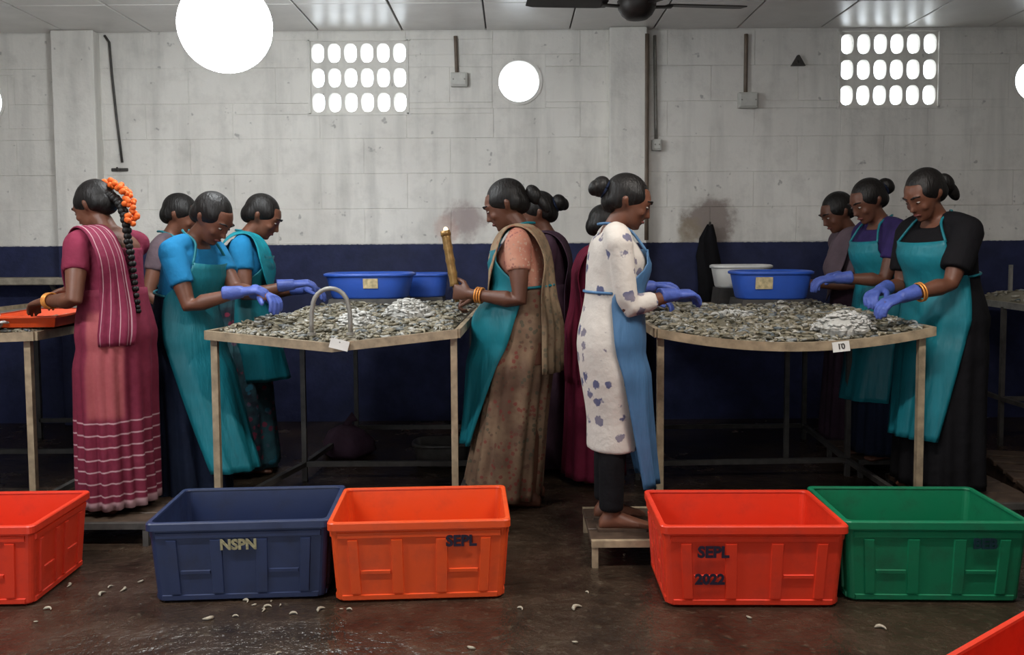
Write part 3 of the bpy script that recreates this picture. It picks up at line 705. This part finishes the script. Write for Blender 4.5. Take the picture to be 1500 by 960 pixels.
for z, r in ((0, .13), (.03, .16), (.1, .15), (.16, .1), (.19, .04)):
    rings.append([V((r * (1 + .15 * math.sin(3 * a + z * 20)) * math.cos(a), r * .8 * (1 + .12 * math.sin(5 * a)) * math.sin(a), z)) for a in [2 * math.pi * j / 24 for j in range(24)]])
g.loft(rings); g.build('sack_body', M['purple'], e, True)
g = MB(); g.tube([(.0, 0, .18), (.02, .0, .22), (.05, .01, .24)], [.03, .02, .035], 10); g.build('tied_neck', M['purple'], e, True)
# pale shell scraps on the wet floor
rnd = random.Random(21); base_me = []
for k in range(4):
    g = MB(); shrimp_into(g, (0, 0, 0), 0, .045 + .01 * k, .3, .5, 6); g.v = [(x, y, max(z + .006, 0)) for x, y, z in g.v]; base_me.append(g.mesh('shell_scrap', M['scrap'], True))
spots = [(162, 858), (206, 850), (150, 868), (100, 855), (52, 908), (345, 902), (372, 885), (385, 893), (398, 880), (430, 899), (360, 880), (392, 888), (500, 892), (512, 893), (470, 893), (845, 893), (842, 943), (1097, 908), (915, 815), (762, 893), (410, 886), (70, 890), (180, 862), (305, 905), (408, 957), (860, 870), (1290, 925), (690, 950)]
for i, (px, py) in enumerate(spots):
    Y = floor_y(py); p = at(px, py, Y)
    o = meshobj('shell_scrap', base_me[i % 4], None, (p.x, p.y, .001), rnd.uniform(0, 6.28)); s = rnd.uniform(.35, .75); o.scale = (s, s, s)
    tag(o, 'small pale shell scrap lying on the wet floor by the crates', 'shell', 'shell scraps on the floor')

# ------------------------------------------------------------------ people
TOR = [(.66, -.005, .120, .095), (.74, -.010, .158, .116), (.80, -.012, .166, .122), (.88, -.004, .152, .112), (.95, .0, .136, .100), (1.02, .004, .135, .100),
       (1.09, .014, .143, .112), (1.14, .014, .149, .110), (1.19, .0, .152, .092), (1.225, -.008, .132, .070), (1.25, -.012, .088, .052), (1.278, -.012, .052, .045)]
SKIRT = [(.03, .01, .172, .152), (.12, .01, .168, .148), (.30, .008, .165, .138), (.50, .004, .165, .130), (.66, 0, .168, .128)]
def prof(z):
    T = SKIRT + TOR[1:]
    if z <= T[0][0]: return T[0][1:]
    for a, b2 in zip(T, T[1:]):
        if z <= b2[0]:
            t = (z - a[0]) / (b2[0] - a[0]); return tuple(a[i] + (b2[i] - a[i]) * t for i in (1, 2, 3))
    return T[-1][1:]
def spline(P, n):
    P = [V(p) for p in P]; out = []
    for i in range(n):
        t = i / (n - 1) * (len(P) - 1); k = min(int(t), len(P) - 2); f = t - k
        p0, p1, p2, p3 = P[max(k - 1, 0)], P[k], P[k + 1], P[min(k + 2, len(P) - 1)]
        out.append(.5 * ((2 * p1) + (p2 - p0) * f + (2 * p0 - 5 * p1 + 4 * p2 - p3) * f * f + (3 * p1 - p0 - 3 * p2 + p3) * f ** 3))
    return out
class Person:
    def __init__(s, label, px, Y, z0, yaw, h=1.5, lean=.2, hp=.35, hy=0.0, fat=1.0, skin='skin', hands=(None, None), gloves=True, roll=(None, None), curl=.5, vox=.0075):
        s.k = h / 1.5; s.lean = max(lean, .001); s.hp, s.hy, s.fat = hp, hy, fat
        p = at(px, 400, Y); s.loc = V((p.x, Y, z0)); s.yaw = R(yaw); s.Rz = Matrix.Rotation(s.yaw, 3, 'Z'); s.inv = s.Rz.transposed()
        s.label = label; s.curl = curl; s.gl = gloves; s.handn = roll
        s.wrist, s.elbow = {}, {}
        for sd, hd in ((-1, hands[0]), (1, hands[1])):
            S0_ = s.M(V((sd * .15 * fat ** .5, -.005, 1.205)))
            if hd is None: t = S0_ + V((sd * .05, .16, -.36)) * s.k
            else: t = s.inv @ (at(*hd) - s.loc)
            l1, l2 = .262 * s.k, .235 * s.k; d = t - S0_; D = min(d.length, (l1 + l2) * .995); d = d.normalized(); t = S0_ + d * D
            a = (l1 * l1 - l2 * l2 + D * D) / (2 * D); hgt = math.sqrt(max(l1 * l1 - a * a, 0)); pole = V((sd * .35, -.55, -1)); pole = (pole - d * pole.dot(d)).normalized()
            s.elbow[sd] = S0_ + d * a + pole * hgt; s.wrist[sd] = t; s.elbow[(sd, 0)] = S0_
        s.body(skin, vox)
    def bend(s, p):
        z0, L = .84, .34; z = p.z - z0
        if z <= 0: return V(p)
        Rr = L / s.lean
        if z < L: a = s.lean * z / L; cy, cz = Rr * (1 - math.cos(a)), Rr * math.sin(a)
        else: a = s.lean; cy, cz = Rr * (1 - math.cos(a)) + (z - L) * math.sin(a), Rr * math.sin(a) + (z - L) * math.cos(a)
        return V((p.x, cy + p.y * math.cos(a), z0 + cz - p.y * math.sin(a)))
    def M(s, p): return s.bend(V(p)) * s.k
    def H(s, p):
        c = V((0, -.005, 1.285)); q = Matrix.Rotation(s.hy, 3, 'Z') @ (Matrix.Rotation(-s.hp, 3, 'X') @ (V(p) - c)) + c
        return s.bend(q) * s.k
    def B(s, p):
        t = min(1, max(0, (p.z - 1.20) / .16)); return s.M(p).lerp(s.H(p), t)
    def tring(s, z, infl=0.0, n=28, slim=None):
        cy, hw, hd = prof(z); hw *= s.fat; hd *= s.fat
        if slim: q = min(1, max(0, (.72 - z) / .25)); hw *= 1 + (slim[0] - 1) * q; hd *= 1 + (slim[1] - 1) * q
        return [V(((hw + infl) * math.cos(2 * math.pi * j / n), cy + (hd + infl) * math.sin(2 * math.pi * j / n), z)) for j in range(n)]
    def mapped(s, mb, fn): mb.v = [tuple(fn(V(v))) for v in mb.v]; return mb
    def join(s, a, b2): a.add(b2.v, b2.f, b2.uv)
    def remesh(s, o, vox, sm=4):
        m = o.modifiers.new('fuse', 'REMESH'); m.mode = 'VOXEL'; m.voxel_size = vox; m.use_smooth_shade = True
        if sm: m2 = o.modifiers.new('soft', 'SMOOTH'); m2.iterations = sm; m2.factor = .5
        return o
    def hand(s, sd, infl=0.0, cuff=False):
        mb = MB(); k = s.k; w = s.wrist[sd]; e = s.elbow[sd]; d = (w - e).normalized(); nn = s.handn[0 if sd < 0 else 1]
        n = s.inv @ V(nn) if nn else V((-sd * .25, .1, -1)); d = (d + V((0, .15, .0 if nn else -.12))).normalized(); n = (n - d * n.dot(d)).normalized(); lat = d.cross(n) * (1 if sd > 0 else -1)
        s.hf = s.__dict__.setdefault('hf', {}); s.hf[sd] = (w, d, n, lat)
        def pr(a, hw, ht, sh=0): return [w + d * a * k + lat * ((hw + infl) * k * math.cos(t) + sh * k) + n * (ht + infl) * k * math.sin(t) for t in [2 * math.pi * j / 14 for j in range(14)]]
        mb.loft([pr(-.025, .022, .018), pr(.0, .023, .017), pr(.03, .031, .017), pr(.065, .037, .0145), pr(.085, .036, .012)])
        c = s.curl
        for i, (off, L) in enumerate(((.027, .066), (.009, .075), (-.010, .070), (-.027, .055))):
            p = w + d * .078 * k + lat * off * k; pts = [p]; ang = .15; sp = (off * .9)
            for seg, (fr, da) in enumerate(((.45, c * .8), (.32, c), (.25, c * .7))):
                ang += da; pts.append(pts[-1] + ((d + lat * sp * (1 if c < .9 else .2)) * math.cos(ang) + n * math.sin(ang)).normalized() * L * fr * 1.08 * k)
            mb.tube(pts, [(.0098 + infl * .7) * k, (.0092 + infl * .7) * k, (.0082 + infl * .7) * k, (.007 + infl * .7) * k], 8, round_end=True)
        p = w + d * .022 * k + lat * .022 * k; t1 = (d * .62 + lat * .70 + n * .35).normalized(); t2 = (d * .9 + lat * .25 + n * .35).normalized()
        mb.tube([p, p + t1 * .038 * k, p + t1 * .038 * k + t2 * .03 * k, p + t1 * .038 * k + t2 * .052 * k], [(.0135 + infl) * k, (.0115 + infl) * k, (.010 + infl) * k, (.008 + infl) * k], 8, round_end=True)
        if cuff: mb.tube([w - d * .075 * k, w - d * .04 * k, w + d * .01 * k], [.036 * k, .032 * k, .028 * k], 14)
        return mb
    def body(s, skin, vox):
        mb = MB(); k = s.k
        t = MB(); t.loft([[V(p) for p in s.tring(z)] for z, *_ in TOR]); s.mapped(t, s.M); s.join(mb, t)
        t = MB(); t.tube([(0, -.012, 1.21), (0, -.012, 1.26), (0, .0, 1.30), (0, .008, 1.345)], [.062, .05, .046, .048], 14); s.mapped(t, lambda p: s.H(p) if p.z > 1.29 else s.M(p)); s.join(mb, t)
        # shoulders
        for sd in (-1, 1):
            t = MB(); t.tube([(sd * .03, -.012, 1.235), (sd * .09, -.010, 1.228), (sd * .14, -.006, 1.21)], [(.045, .05), (.043, .046), (.045, .048)], 12); s.mapped(t, s.M); s.join(mb, t)
        # head: cranium, face, jaw, nose, lips, ears
        t = MB(); t.ell((0, -.012, 1.412), (.070, .090, .086), 24, 16)
        fr = [(1.298, .052, .020, .022), (1.31, .050, .034, .034), (1.33, .043, .046, .045), (1.355, .038, .054, .053), (1.385, .032, .060, .060), (1.42, .026, .063, .064), (1.45, .015, .060, .066), (1.475, 0, .05, .06)]
        t.loft([[V((hw * math.cos(a), cy + hd * math.sin(a), z)) for a in [2 * math.pi * j / 22 for j in range(22)]] for z, cy, hw, hd in fr])
        t.loft([[V((x * wd, y, z)) for x, y in ((-1, .07), (-.5, yy), (.5, yy), (1, .07))] for z, wd, yy in ((1.362, .012, .088), (1.368, .017, .108), (1.376, .015, .116), (1.39, .011, .106), (1.412, .009, .094), (1.425, .008, .086))])
        for sx in (-1, 1):
            t.tube([(sx * .062, -.008, 1.370), (sx * .070, -.014, 1.382), (sx * .073, -.020, 1.396), (sx * .069, -.018, 1.408)], [.007, .010, .012, .009], 8, round_end=True)
            t.tube([(sx * .012, .084, 1.424), (sx * .032, .080, 1.430), (sx * .048, .066, 1.424)], [.007, .009, .006], 8)
            t.ell((sx * .038, .062, 1.375), (.020, .022, .020), 12, 8)
        t.tube([(-.018, .084, 1.343), (0, .092, 1.345), (.018, .084, 1.343)], [.006, .009, .006], 8); t.ell((0, .076, 1.316), (.020, .018, .016), 12, 8)
        s.mapped(t, s.H); s.join(mb, t)
        for sd in (-1, 1):
            S0_, E, Wr = s.elbow[(sd, 0)], s.elbow[sd], s.wrist[sd]; f = s.fat
            mb.tube([S0_, S0_.lerp(E, .25), S0_.lerp(E, .6), E, E.lerp(Wr, .25), E.lerp(Wr, .6), Wr], [x * k for x in (.046 * f, .045 * f, .040 * f, .034, .036 * f, .029, .023)], 14, round_end=True)
            hm = s.hand(sd); s.join(mb, hm)
        for sd in (-1, 1):
            t = MB(); x = sd * .080
            t.tube([(x, -.005, .80), (x, .0, .66), (x, .008, .5), (x, .010, .42), (x, -.008, .32), (x, -.012, .2), (x, -.010, .07), (x, -.008, .045)], [.088, .080, .062, .052, .053, .042, .033, .034], 14)
            def fo(y, hw, zt): return [V((x + hw * math.cos(a), y, max(0, zt * (.5 + .5 * math.sin(a))))) for a in [2 * math.pi * j / 12 for j in range(12)]]
            t.loft([fo(-.062, .022, .045), fo(-.04, .032, .075), fo(0, .034, .085), fo(.05, .038, .065), (fo(.10, .043, .045)), fo(.14, .042, .03), fo(.165, .030, .022)])
            s.mapped(t, s.M); s.join(mb, t)
        o = mb.build('person', M[skin], None, True, s.loc, s.yaw); s.remesh(o, vox, 3); s.o = o; tag(o, s.label, 'person', 'workers at the tables')
        for sx in (-1, 1):
            t = MB(); t.ell((sx * .029, .0785, 1.406), (.0115, .0080, .0045), 12, 8); s.mapped(t, s.H); ey = t.build('eye', M['eyew'], o, True)
            t = MB(); t.ell((sx * .029, .0850, 1.405), (.0058, .003, .0042), 10, 6); s.mapped(t, s.H); t.build('iris', M['iris'], ey, True)
            t = MB(); t.tube([(sx * .012, .092, 1.430), (sx * .03, .090, 1.437), (sx * .05, .071, 1.430)], [.003, .004, .002], 6); s.mapped(t, s.H); t.build('eyebrow', M['hair'], o, True)
        t = MB(); t.tube([(-.019, .087, 1.342), (-.008, .0955, 1.347), (0, .097, 1.345), (.008, .0955, 1.347), (.019, .087, 1.342)], [.003, .005, .0045, .005, .003], 8); s.mapped(t, s.H); t.build('lips', M['lip'], o, True)
        if s.gl:
            for sd in (-1, 1): s.remesh(s.hand(sd, .0028, True).build('glove', M['glove'], o, True), .0055, 2)
    def hair(s, style='bun', flowers=False):
        t = MB(); t.ell((0, -.022, 1.422), (.078, .094, .088), 28, 18)
        for sx in (-1, 1): t.ell((sx * .046, -.012, 1.425), (.032, .072, .050), 16, 10); t.ell((sx * .052, -.048, 1.385), (.022, .036, .042), 14, 10)
        t.ell((0, -.062, 1.375), (.058, .05, .06), 18, 12)
        s.mapped(t, s.H); h = s.remesh(t.build('hair', M['hair'], s.o, True), .008, 3)
        if style == 'bun':
            t = MB(); t.ell((0, -.132, 1.40), (.046, .040, .046), 18, 12); t.ell((0.01, -.150, 1.385), (.034, .03, .036), 14, 10); s.mapped(t, s.H); t.build('bun', M['hair'], h, True)
            t = MB(); t.tube([V((.038 * math.cos(a), -.108 + .0 * math.sin(a), 1.40 + .038 * math.sin(a))) for a in [2 * math.pi * j / 16 for j in range(17)]], .006, 6); s.mapped(t, s.H); t.build('hair_band', M['navy_cloth'], h, True)
        elif style == 'knot':
            t = MB(); t.ell((0, -.135, 1.365), (.036, .034, .05), 16, 10); t.ell((0, -.150, 1.31), (.026, .024, .05), 14, 10); s.mapped(t, s.H); t.build('bun', M['hair'], h, True)
        elif style == 'braid':
            P = spline([(0, -.10, 1.39), (0, -.128, 1.33), (.0, -.130, 1.25), (.01, -.128, 1.15), (.02, -.122, 1.02), (.02, -.13, .90)], 26); t = MB()
            for i, p in enumerate(P):
                f = 1 - .45 * i / 25; q = s.B(p)
                for sx in (-1, 1): t.ell(q + V((sx * .010 * f * (1 if i % 2 else .6), 0, 0)) * s.k, (.019 * f * s.k, .017 * f * s.k, .020 * f * s.k), 8, 6)
            t.build('braid', M['hair'], h, True)
        if flowers:
            t = MB(); rd = random.Random(4)
            P = spline([(.03, -.085, 1.465), (.03, -.125, 1.43), (.025, -.155, 1.375), (.02, -.160, 1.31), (.015, -.155, 1.26)], 22)
            for p in P:
                for q in range(3): t.ell(s.B(p + V((rd.uniform(-.026, .026), rd.uniform(-.016, .008), rd.uniform(-.012, .012)))), (.013 * s.k,) * 3, 8, 6)
            t.build('flower_garland', M['flower'], h, True)
    def top(s, mat, name='blouse', z0=.97, z1=1.235, sleeve=.55, infl=.008, lower=None, vox=.010, slim=None):
        mb = MB(); zs = [z0 + (z1 - z0) * i / 8 for i in range(9)]
        if lower is not None:
            zs = [lower + (z0 - lower) * i / 10 for i in range(10)] + zs
        t = MB(); t.loft([s.tring(z, infl, slim=slim) for z in zs]); s.mapped(t, s.M); s.join(mb, t)
        for sd in (-1, 1):
            t = MB(); t.tube([(sd * .05, -.010, min(1.232, z1)), (sd * .10, -.008, 1.226), (sd * .142, -.006, 1.212)], [(.043 + infl, .05 + infl)] * 3, 12); s.mapped(t, s.M); s.join(mb, t)
            A, E, Wr = s.elbow[(sd, 0)], s.elbow[sd], s.wrist[sd]; k = s.k; f = s.fat
            if sleeve <= 1: pts = [A, A.lerp(E, sleeve * .5), A.lerp(E, sleeve)]; rad = [(.050 * f + infl) * k, (.048 * f + infl) * k, (.045 * f + infl) * k]
            else: q = sleeve - 1; pts = [A, A.lerp(E, .5), A.lerp(E, .9), E, E.lerp(Wr, q * .5), E.lerp(Wr, q)]; rad = [x * k for x in (.056 * f, .052 * f, .046, .046, .044, .040)]
            mb.tube(pts, rad, 16); mb.ell(A, ((.050 * f + infl * .6) * k,) * 3, 16, 12)
        return s.remesh(mb.build(name, M[mat], s.o, True), vox, 6)
    def skirt(s, mat, name='sari_skirt', z1=1.0, z0=.035, infl=.014, pleat=.010, np_=15, front=0.0, seed=0, wide=1.0, narrow=0.0):
        n, m = 96, 30; rows, uvs = [], []
        for i in range(m + 1):
            z = z0 + (z1 - z0) * i / m; cy, hw, hd = prof(z); hw *= s.fat; hd *= s.fat; t = max(0, 1 - z / .95); row = []
            for j in range(n + 1):
                a = 2 * math.pi * j / n
                r = pleat * t ** .7 * (math.sin(np_ * a + seed + 1.5 * math.sin(3 * a) + z * 2) + .6 * math.sin((np_ // 2) * a + seed * 2 - z * 3)) + infl + (wide - 1) * .15 * t
                r -= narrow * t * .1
                row.append(s.M(V(((hw + r) * math.cos(a), cy + (hd + r) * math.sin(a) + front * t, z)))); uvs.append((j / n, z))
            rows.append(row)
        mb = MB(); mb.grid(rows, uvs); o = mb.build(name, M[mat], s.o, True); md = o.modifiers.new('thick', 'SOLIDIFY'); md.thickness = .004; md.offset = 1; return o
    def out_of(s, p, infl):
        cy, hw, hd = prof(min(p.z, 1.27)); hw = hw * s.fat + infl; hd = hd * s.fat + infl
        q = math.hypot(p.x / hw, (p.y - cy) / hd)
        if p.z < 1.24 and q < 1 and q > 1e-3: return V((p.x / q, cy + (p.y - cy) / q, p.z))
        return V(p)
    def drape(s, mat, side=-1, name='sari_drape', tail=.55, infl=.022, back_w=.2):
        """sari end: from the far hip across the chest, over one shoulder and down the back"""
        x = side
        inn = [(-x * .17, .06, .96), (-x * .05, .16, 1.06), (x * .03, .15, 1.17), (x * .055, .06, 1.272), (x * .05, -.07, 1.262), (x * .03, -.13, 1.15), (x * .00, -.11, .95), (x * .02, -.12, tail)]
        outr = [(-x * .15, .10, .84), (x * .06, .17, .93), (x * .15, .13, 1.10), (x * .150, .04, 1.263), (x * .155, -.06, 1.245), (x * (.06 + back_w * .55), -.11, 1.12), (x * (.02 + back_w * .7), -.08, .95), (x * (.02 + back_w * .75), -.08, tail)]
        A, B = spline(inn, 44), spline(outr, 44); rows, uvs = [], []
        for i in range(44):
            row = []
            for j in range(15):
                f = j / 14; p = A[i].lerp(B[i], f); w = .007 * math.sin(f * 22 + i * .05); p = s.out_of(p, infl + w)
                if p.z >= 1.2: p = p + V((0, 0, .006 + w * .5))
                row.append(s.M(p)); uvs.append((f, i / 43))
            rows.append(row)
        mb = MB(); mb.grid(rows, uvs); o = mb.build(name, M[mat], s.o, True); md = o.modifiers.new('thick', 'SOLIDIFY'); md.thickness = .005; md.offset = 0; return o
    def apron(s, mat='teal', zt=1.19, zb=.28, sweep=.16, infl=.034, wide=1.15, bib=.55, side=0.0, wb=None, early=0.0):
        rows, uvs = [], []; m, n = 34, 26
        for i in range(m + 1):
            z = zt + (zb - zt) * i / m; cy, hw, hd = prof(min(z, 1.17)); hw = hw * s.fat + infl; hd = hd * s.fat + infl
            if z > 1.0: ph = bib + (wide - bib) * ((zt - z) / (zt - 1.0)) ** 1.5
            else: ph = wide
            t = max(0, (.95 - z) / (.95 - zb)) if z < .95 else 0; row = []
            if wb is not None: ph = ph + (min(wb, ph) - ph) * t
            q = min(1, max(0, (1.08 - z) / .24)); q = q * q * (3 - 2 * q)
            for j in range(n + 1):
                a = -ph + 2 * ph * j / n + side * t; fold = .010 * t * math.sin(j * .9 + z * 2) + .006 * t * math.sin(j * 2.1)
                row.append(s.M(V(((hw + fold) * math.sin(a) * (1 - .12 * t), cy + (hd + fold) * math.cos(a) + (sweep * t ** 1.15 + early * q) * (.3 + .7 * max(0, math.cos(a))), z)))); uvs.append((j / n, z))
            rows.append(row)
        mb = MB(); mb.grid(rows, uvs); o = mb.build('apron', M[mat], s.o, True); md = o.modifiers.new('thick', 'SOLIDIFY'); md.thickness = .004; md.offset = 0
        cy, hw, hd = prof(1.17)
        for sx in (-1, 1):
            t = MB(); t.tube(spline([(sx * (hw * s.fat + infl) * math.sin(bib), cy + (hd * s.fat + infl) * math.cos(bib), zt - .01), (sx * .075, .05, 1.262), (sx * .065, -.03, 1.285), (sx * .02, -.075, 1.282)], 14), .006, 8)
            s.mapped(t, s.M); t.build('neck_strap', M[mat], o, True)
            cy2, hw2, hd2 = prof(1.0); t = MB(); aa = [wide + (math.pi - wide) * q / 10 for q in range(11)]
            t.tube([V((sx * (hw2 * s.fat + .022) * math.sin(a), cy2 + (hd2 * s.fat + .022) * math.cos(a), 1.0)) for a in aa], .006, 8); s.mapped(t, s.M); t.build('waist_tie', M[mat], o, True)
        return o
    def trousers(s, mat):
        mb = MB()
        t = MB(); t.loft([s.tring(z, .004) for z in (.72, .78, .84, .92)]); s.mapped(t, s.M); s.join(mb, t)
        for sd in (-1, 1):
            x = sd * .080; t = MB(); t.tube([(x, -.005, .80), (x, 0, .6), (x, .01, .42), (x, -.008, .28), (x, -.010, .08)], [.090, .076, .062, .056, .052], 16); s.mapped(t, s.M); s.join(mb, t)
        return s.remesh(mb.build('trousers', M[mat], s.o, True), .011, 2)
    def bangles(s, sd, n=3):
        w = s.wrist[sd]; d = (w - s.elbow[sd]).normalized(); u, v2 = perp(d)
        for i in range(n):
            c = w - d * (.03 + .012 * i + (.05 if s.gl else 0)) * s.k; r = (.033 if not s.gl else .040) * s.k
            t = MB(); rg = [c + u * r * math.cos(2 * math.pi * j / 20) + v2 * r * math.sin(2 * math.pi * j / 20) for j in range(21)]; t.tube(rg, .0045, 6); t.build('bangle', M['bangle'], s.o, True)
    def sandals(s, mat='wood'):
        for sd in (-1, 1):
            x = sd * .08; t = MB(); t.loft([[V((x + hw * c, y, z)) for hw, y, c in ((.04, -.07, -1), (.045, .06, -1), (.05, .13, -1), (.03, .185, -1), (.03, .185, 1), (.05, .13, 1), (.045, .06, 1), (.04, -.07, 1))] for z in (.0005, .012)]); s.mapped(t, s.M); t.build('sandal', M[mat], s.o)

# woman in the maroon striped sari, left
P = Person('woman in striped maroon sari with orange flowers in her braid, at the left table', 166, 3.95, .10, 62, 1.50, .16, .42, .15, 1.04, hands=((66, 441, 3.86), (75, 440, 4.3)), gloves=False, vox=.006, curl=.45)
P.hair('braid', True); P.top('blouse_pink', z1=1.175, sleeve=.5); P.skirt('sari_red', pleat=.014, np_=17, seed=1, wide=.86); P.drape('drape_red', -1, tail=.76, back_w=.16); P.bangles(-1, 3)
# woman in teal apron bending at the left of the middle table
P = Person('woman with bright blue sleeves and teal apron bending over beside two others', 268, 4.32, 0, -108, 1.585, .34, .45, 0, 1.02, hands=((386, 432, 4.15), (352, 428, 4.10)), curl=.55)
P.hair('plain'); P.top('blue_blouse', sleeve=.62); P.skirt('navy_cloth', 'skirt', pleat=.012, seed=2); P.apron('teal', zb=.20, sweep=.17, wide=1.45, bib=.75, wb=.95)
# woman behind her, further along the table
P = Person('woman in turquoise sari with bright blue sleeve reaching over the middle left table', 350, 5.0, 0, -84, 1.60, .24, .4, 0, 1.04, hands=((446, 424, 5.1), (428, 417, 4.82)), curl=.5)
P.hair('plain'); P.top('blue_blouse', sleeve=.5); P.skirt('skirt_multi', pleat=.012, seed=3); P.drape('turq', 1, tail=.35, back_w=.25); P.apron('teal', zb=.50, sweep=.08, wide=1.5, bib=.6)
# head seen behind the bending woman
P = Person('woman half hidden behind the bending woman in the teal apron', 243, 5.15, 0, -88, 1.60, .16, .3, 0, 1.0, hands=(None, None), vox=.009)
P.hair('plain'); P.top('mauve', sleeve=.5); P.skirt('navy_cloth', 'skirt', seed=4); P.apron('teal', zb=.4, sweep=.05)
# woman in brown sari holding the rod
P4 = P = Person('woman in brown floral sari and teal apron holding an upright rod at the middle table', 774, 4.35, 0, 82, 1.62, .17, .38, .0, 1.06, 'skin_d', hands=((690, 431, 4.22), (700, 438, 4.55)), gloves=False, roll=((0, 1, 0), None), curl=1.15, vox=.006)
P.hair('knot'); P.top('blouse_coral', sleeve=.5); P.skirt('sari_brown', pleat=.013, seed=5, z0=.04, front=.12); P.drape('drape_beige', -1, tail=.62, back_w=.2); P.apron('teal', zb=.28, sweep=.02, early=.11, wide=1.65, bib=.8, wb=.7); P.bangles(-1, 3)
# woman behind her
P = Person('woman in dusky purple sari half hidden behind the brown sari', 806, 5.05, 0, 86, 1.59, .10, .3, 0, 1.05, 'skin_d', vox=.009, hands=((735, 440, 5.0), (735, 440, 5.3)))
P.hair('bun'); P.top('purple', sleeve=.6); P.skirt('purple', seed=6); P.drape('purple', -1)
# woman in white printed tunic
P = Person('woman in white tunic with blue motifs and sky blue apron standing on a stool', 895, 3.66, ST6, -88, 1.47, .08, .40, -.1, .98, hands=((955, 420, 3.95), (988, 432, 3.60)), curl=.5)
P.hair('bun'); P.top('kurta', 'tunic', sleeve=1.55, lower=.33, slim=(.80, .70), infl=.018); P.trousers('black'); P.apron('aproncb', zb=.18, sweep=.01, wide=1.75, bib=.5, wb=.9, infl=.036); P.sandals('wood')
# woman in maroon behind her
P = Person('woman in plain maroon sari half hidden behind the white tunic', 868, 4.75, 0, -88, 1.50, .12, .3, 0, 1.0, 'skin_d', vox=.009, hands=((955, 440, 4.7), (950, 440, 4.9)))
P.hair('plain'); P.top('maroon', sleeve=.6); P.skirt('maroon', seed=7); P.drape('maroon', 1)
# woman in black, right
P = Person('woman in black dress with teal apron and blue gloves at the right table', 1384, 4.2, .10, 112, 1.55, .26, .36, 0, 1.10, hands=((1322, 435, 3.93), (1290, 425, 4.15)), curl=.5)
P.hair('knot'); P.top('black', 'dress_top', sleeve=.75, infl=.016); P.skirt('black', 'long_skirt', seed=8); P.apron('teal', zb=.26, sweep=.04, wide=1.3, bib=.75, wb=.8); P.bangles(-1, 2)
# woman in indigo behind
P = Person('woman in indigo dress and teal apron between the woman in black and the far head', 1300, 4.85, .10, 104, 1.55, .24, .36, 0, 1.04, 'skin_d', hands=((1226, 408, 4.68), (1215, 408, 4.95)), curl=.5)
P.hair('bun'); P.top('indigo', 'dress_top', sleeve=.6, infl=.012); P.skirt('navy_cloth', 'long_skirt', seed=9); P.apron('teal', zb=.32, sweep=.06, wide=1.2, bib=.65)
# far head
P = Person('woman in mauve at the far end of the right table', 1252, 5.6, 0, 98, 1.62, .20, .4, 0, .98, 'skin_d', vox=.009, hands=((1185, 415, 5.5), (1190, 415, 5.8)), gloves=False)
P.hair('plain'); P.top('mauve', sleeve=.9); P.skirt('purple', seed=10); P.drape('mauve', -1)

# rod held upright by the woman in the brown sari
wv, d, n, lat = P4.hf[-1]
hc = P4.loc + P4.Rz @ (wv + (d * .088 + n * .028) * P4.k)
tp = at(652, 338, hc.y); ax = (tp - hc).normalized(); e = empty('upright_rod', hc - ax * .03); tag(e, 'tall brown rod with a bright tip held upright by the woman in the brown sari', 'rod')
L = (tp - hc).length
g = MB(); g.tube([ax * t for t in (-.02, .06)], .011, 12); g.build('grip', M['rod'], e, True)
g = MB(); g.tube([ax * (.06 + (L - .05) * i / 16) for i in range(17)], [.021 if i % 4 else .024 for i in range(17)], 16); g.build('shaft', M['rod'], e, True)
g = MB(); g.tube([ax * (L + .005), ax * (L + .03)], [.026, .024], 16); g.build('head', M['rod'], e, True)
g = MB(); g.ell(ax * (L + .035) + V((.004, -.004, 0)), (.011, .011, .013), 14, 10); g.build('tip', M['spark'], e, True)
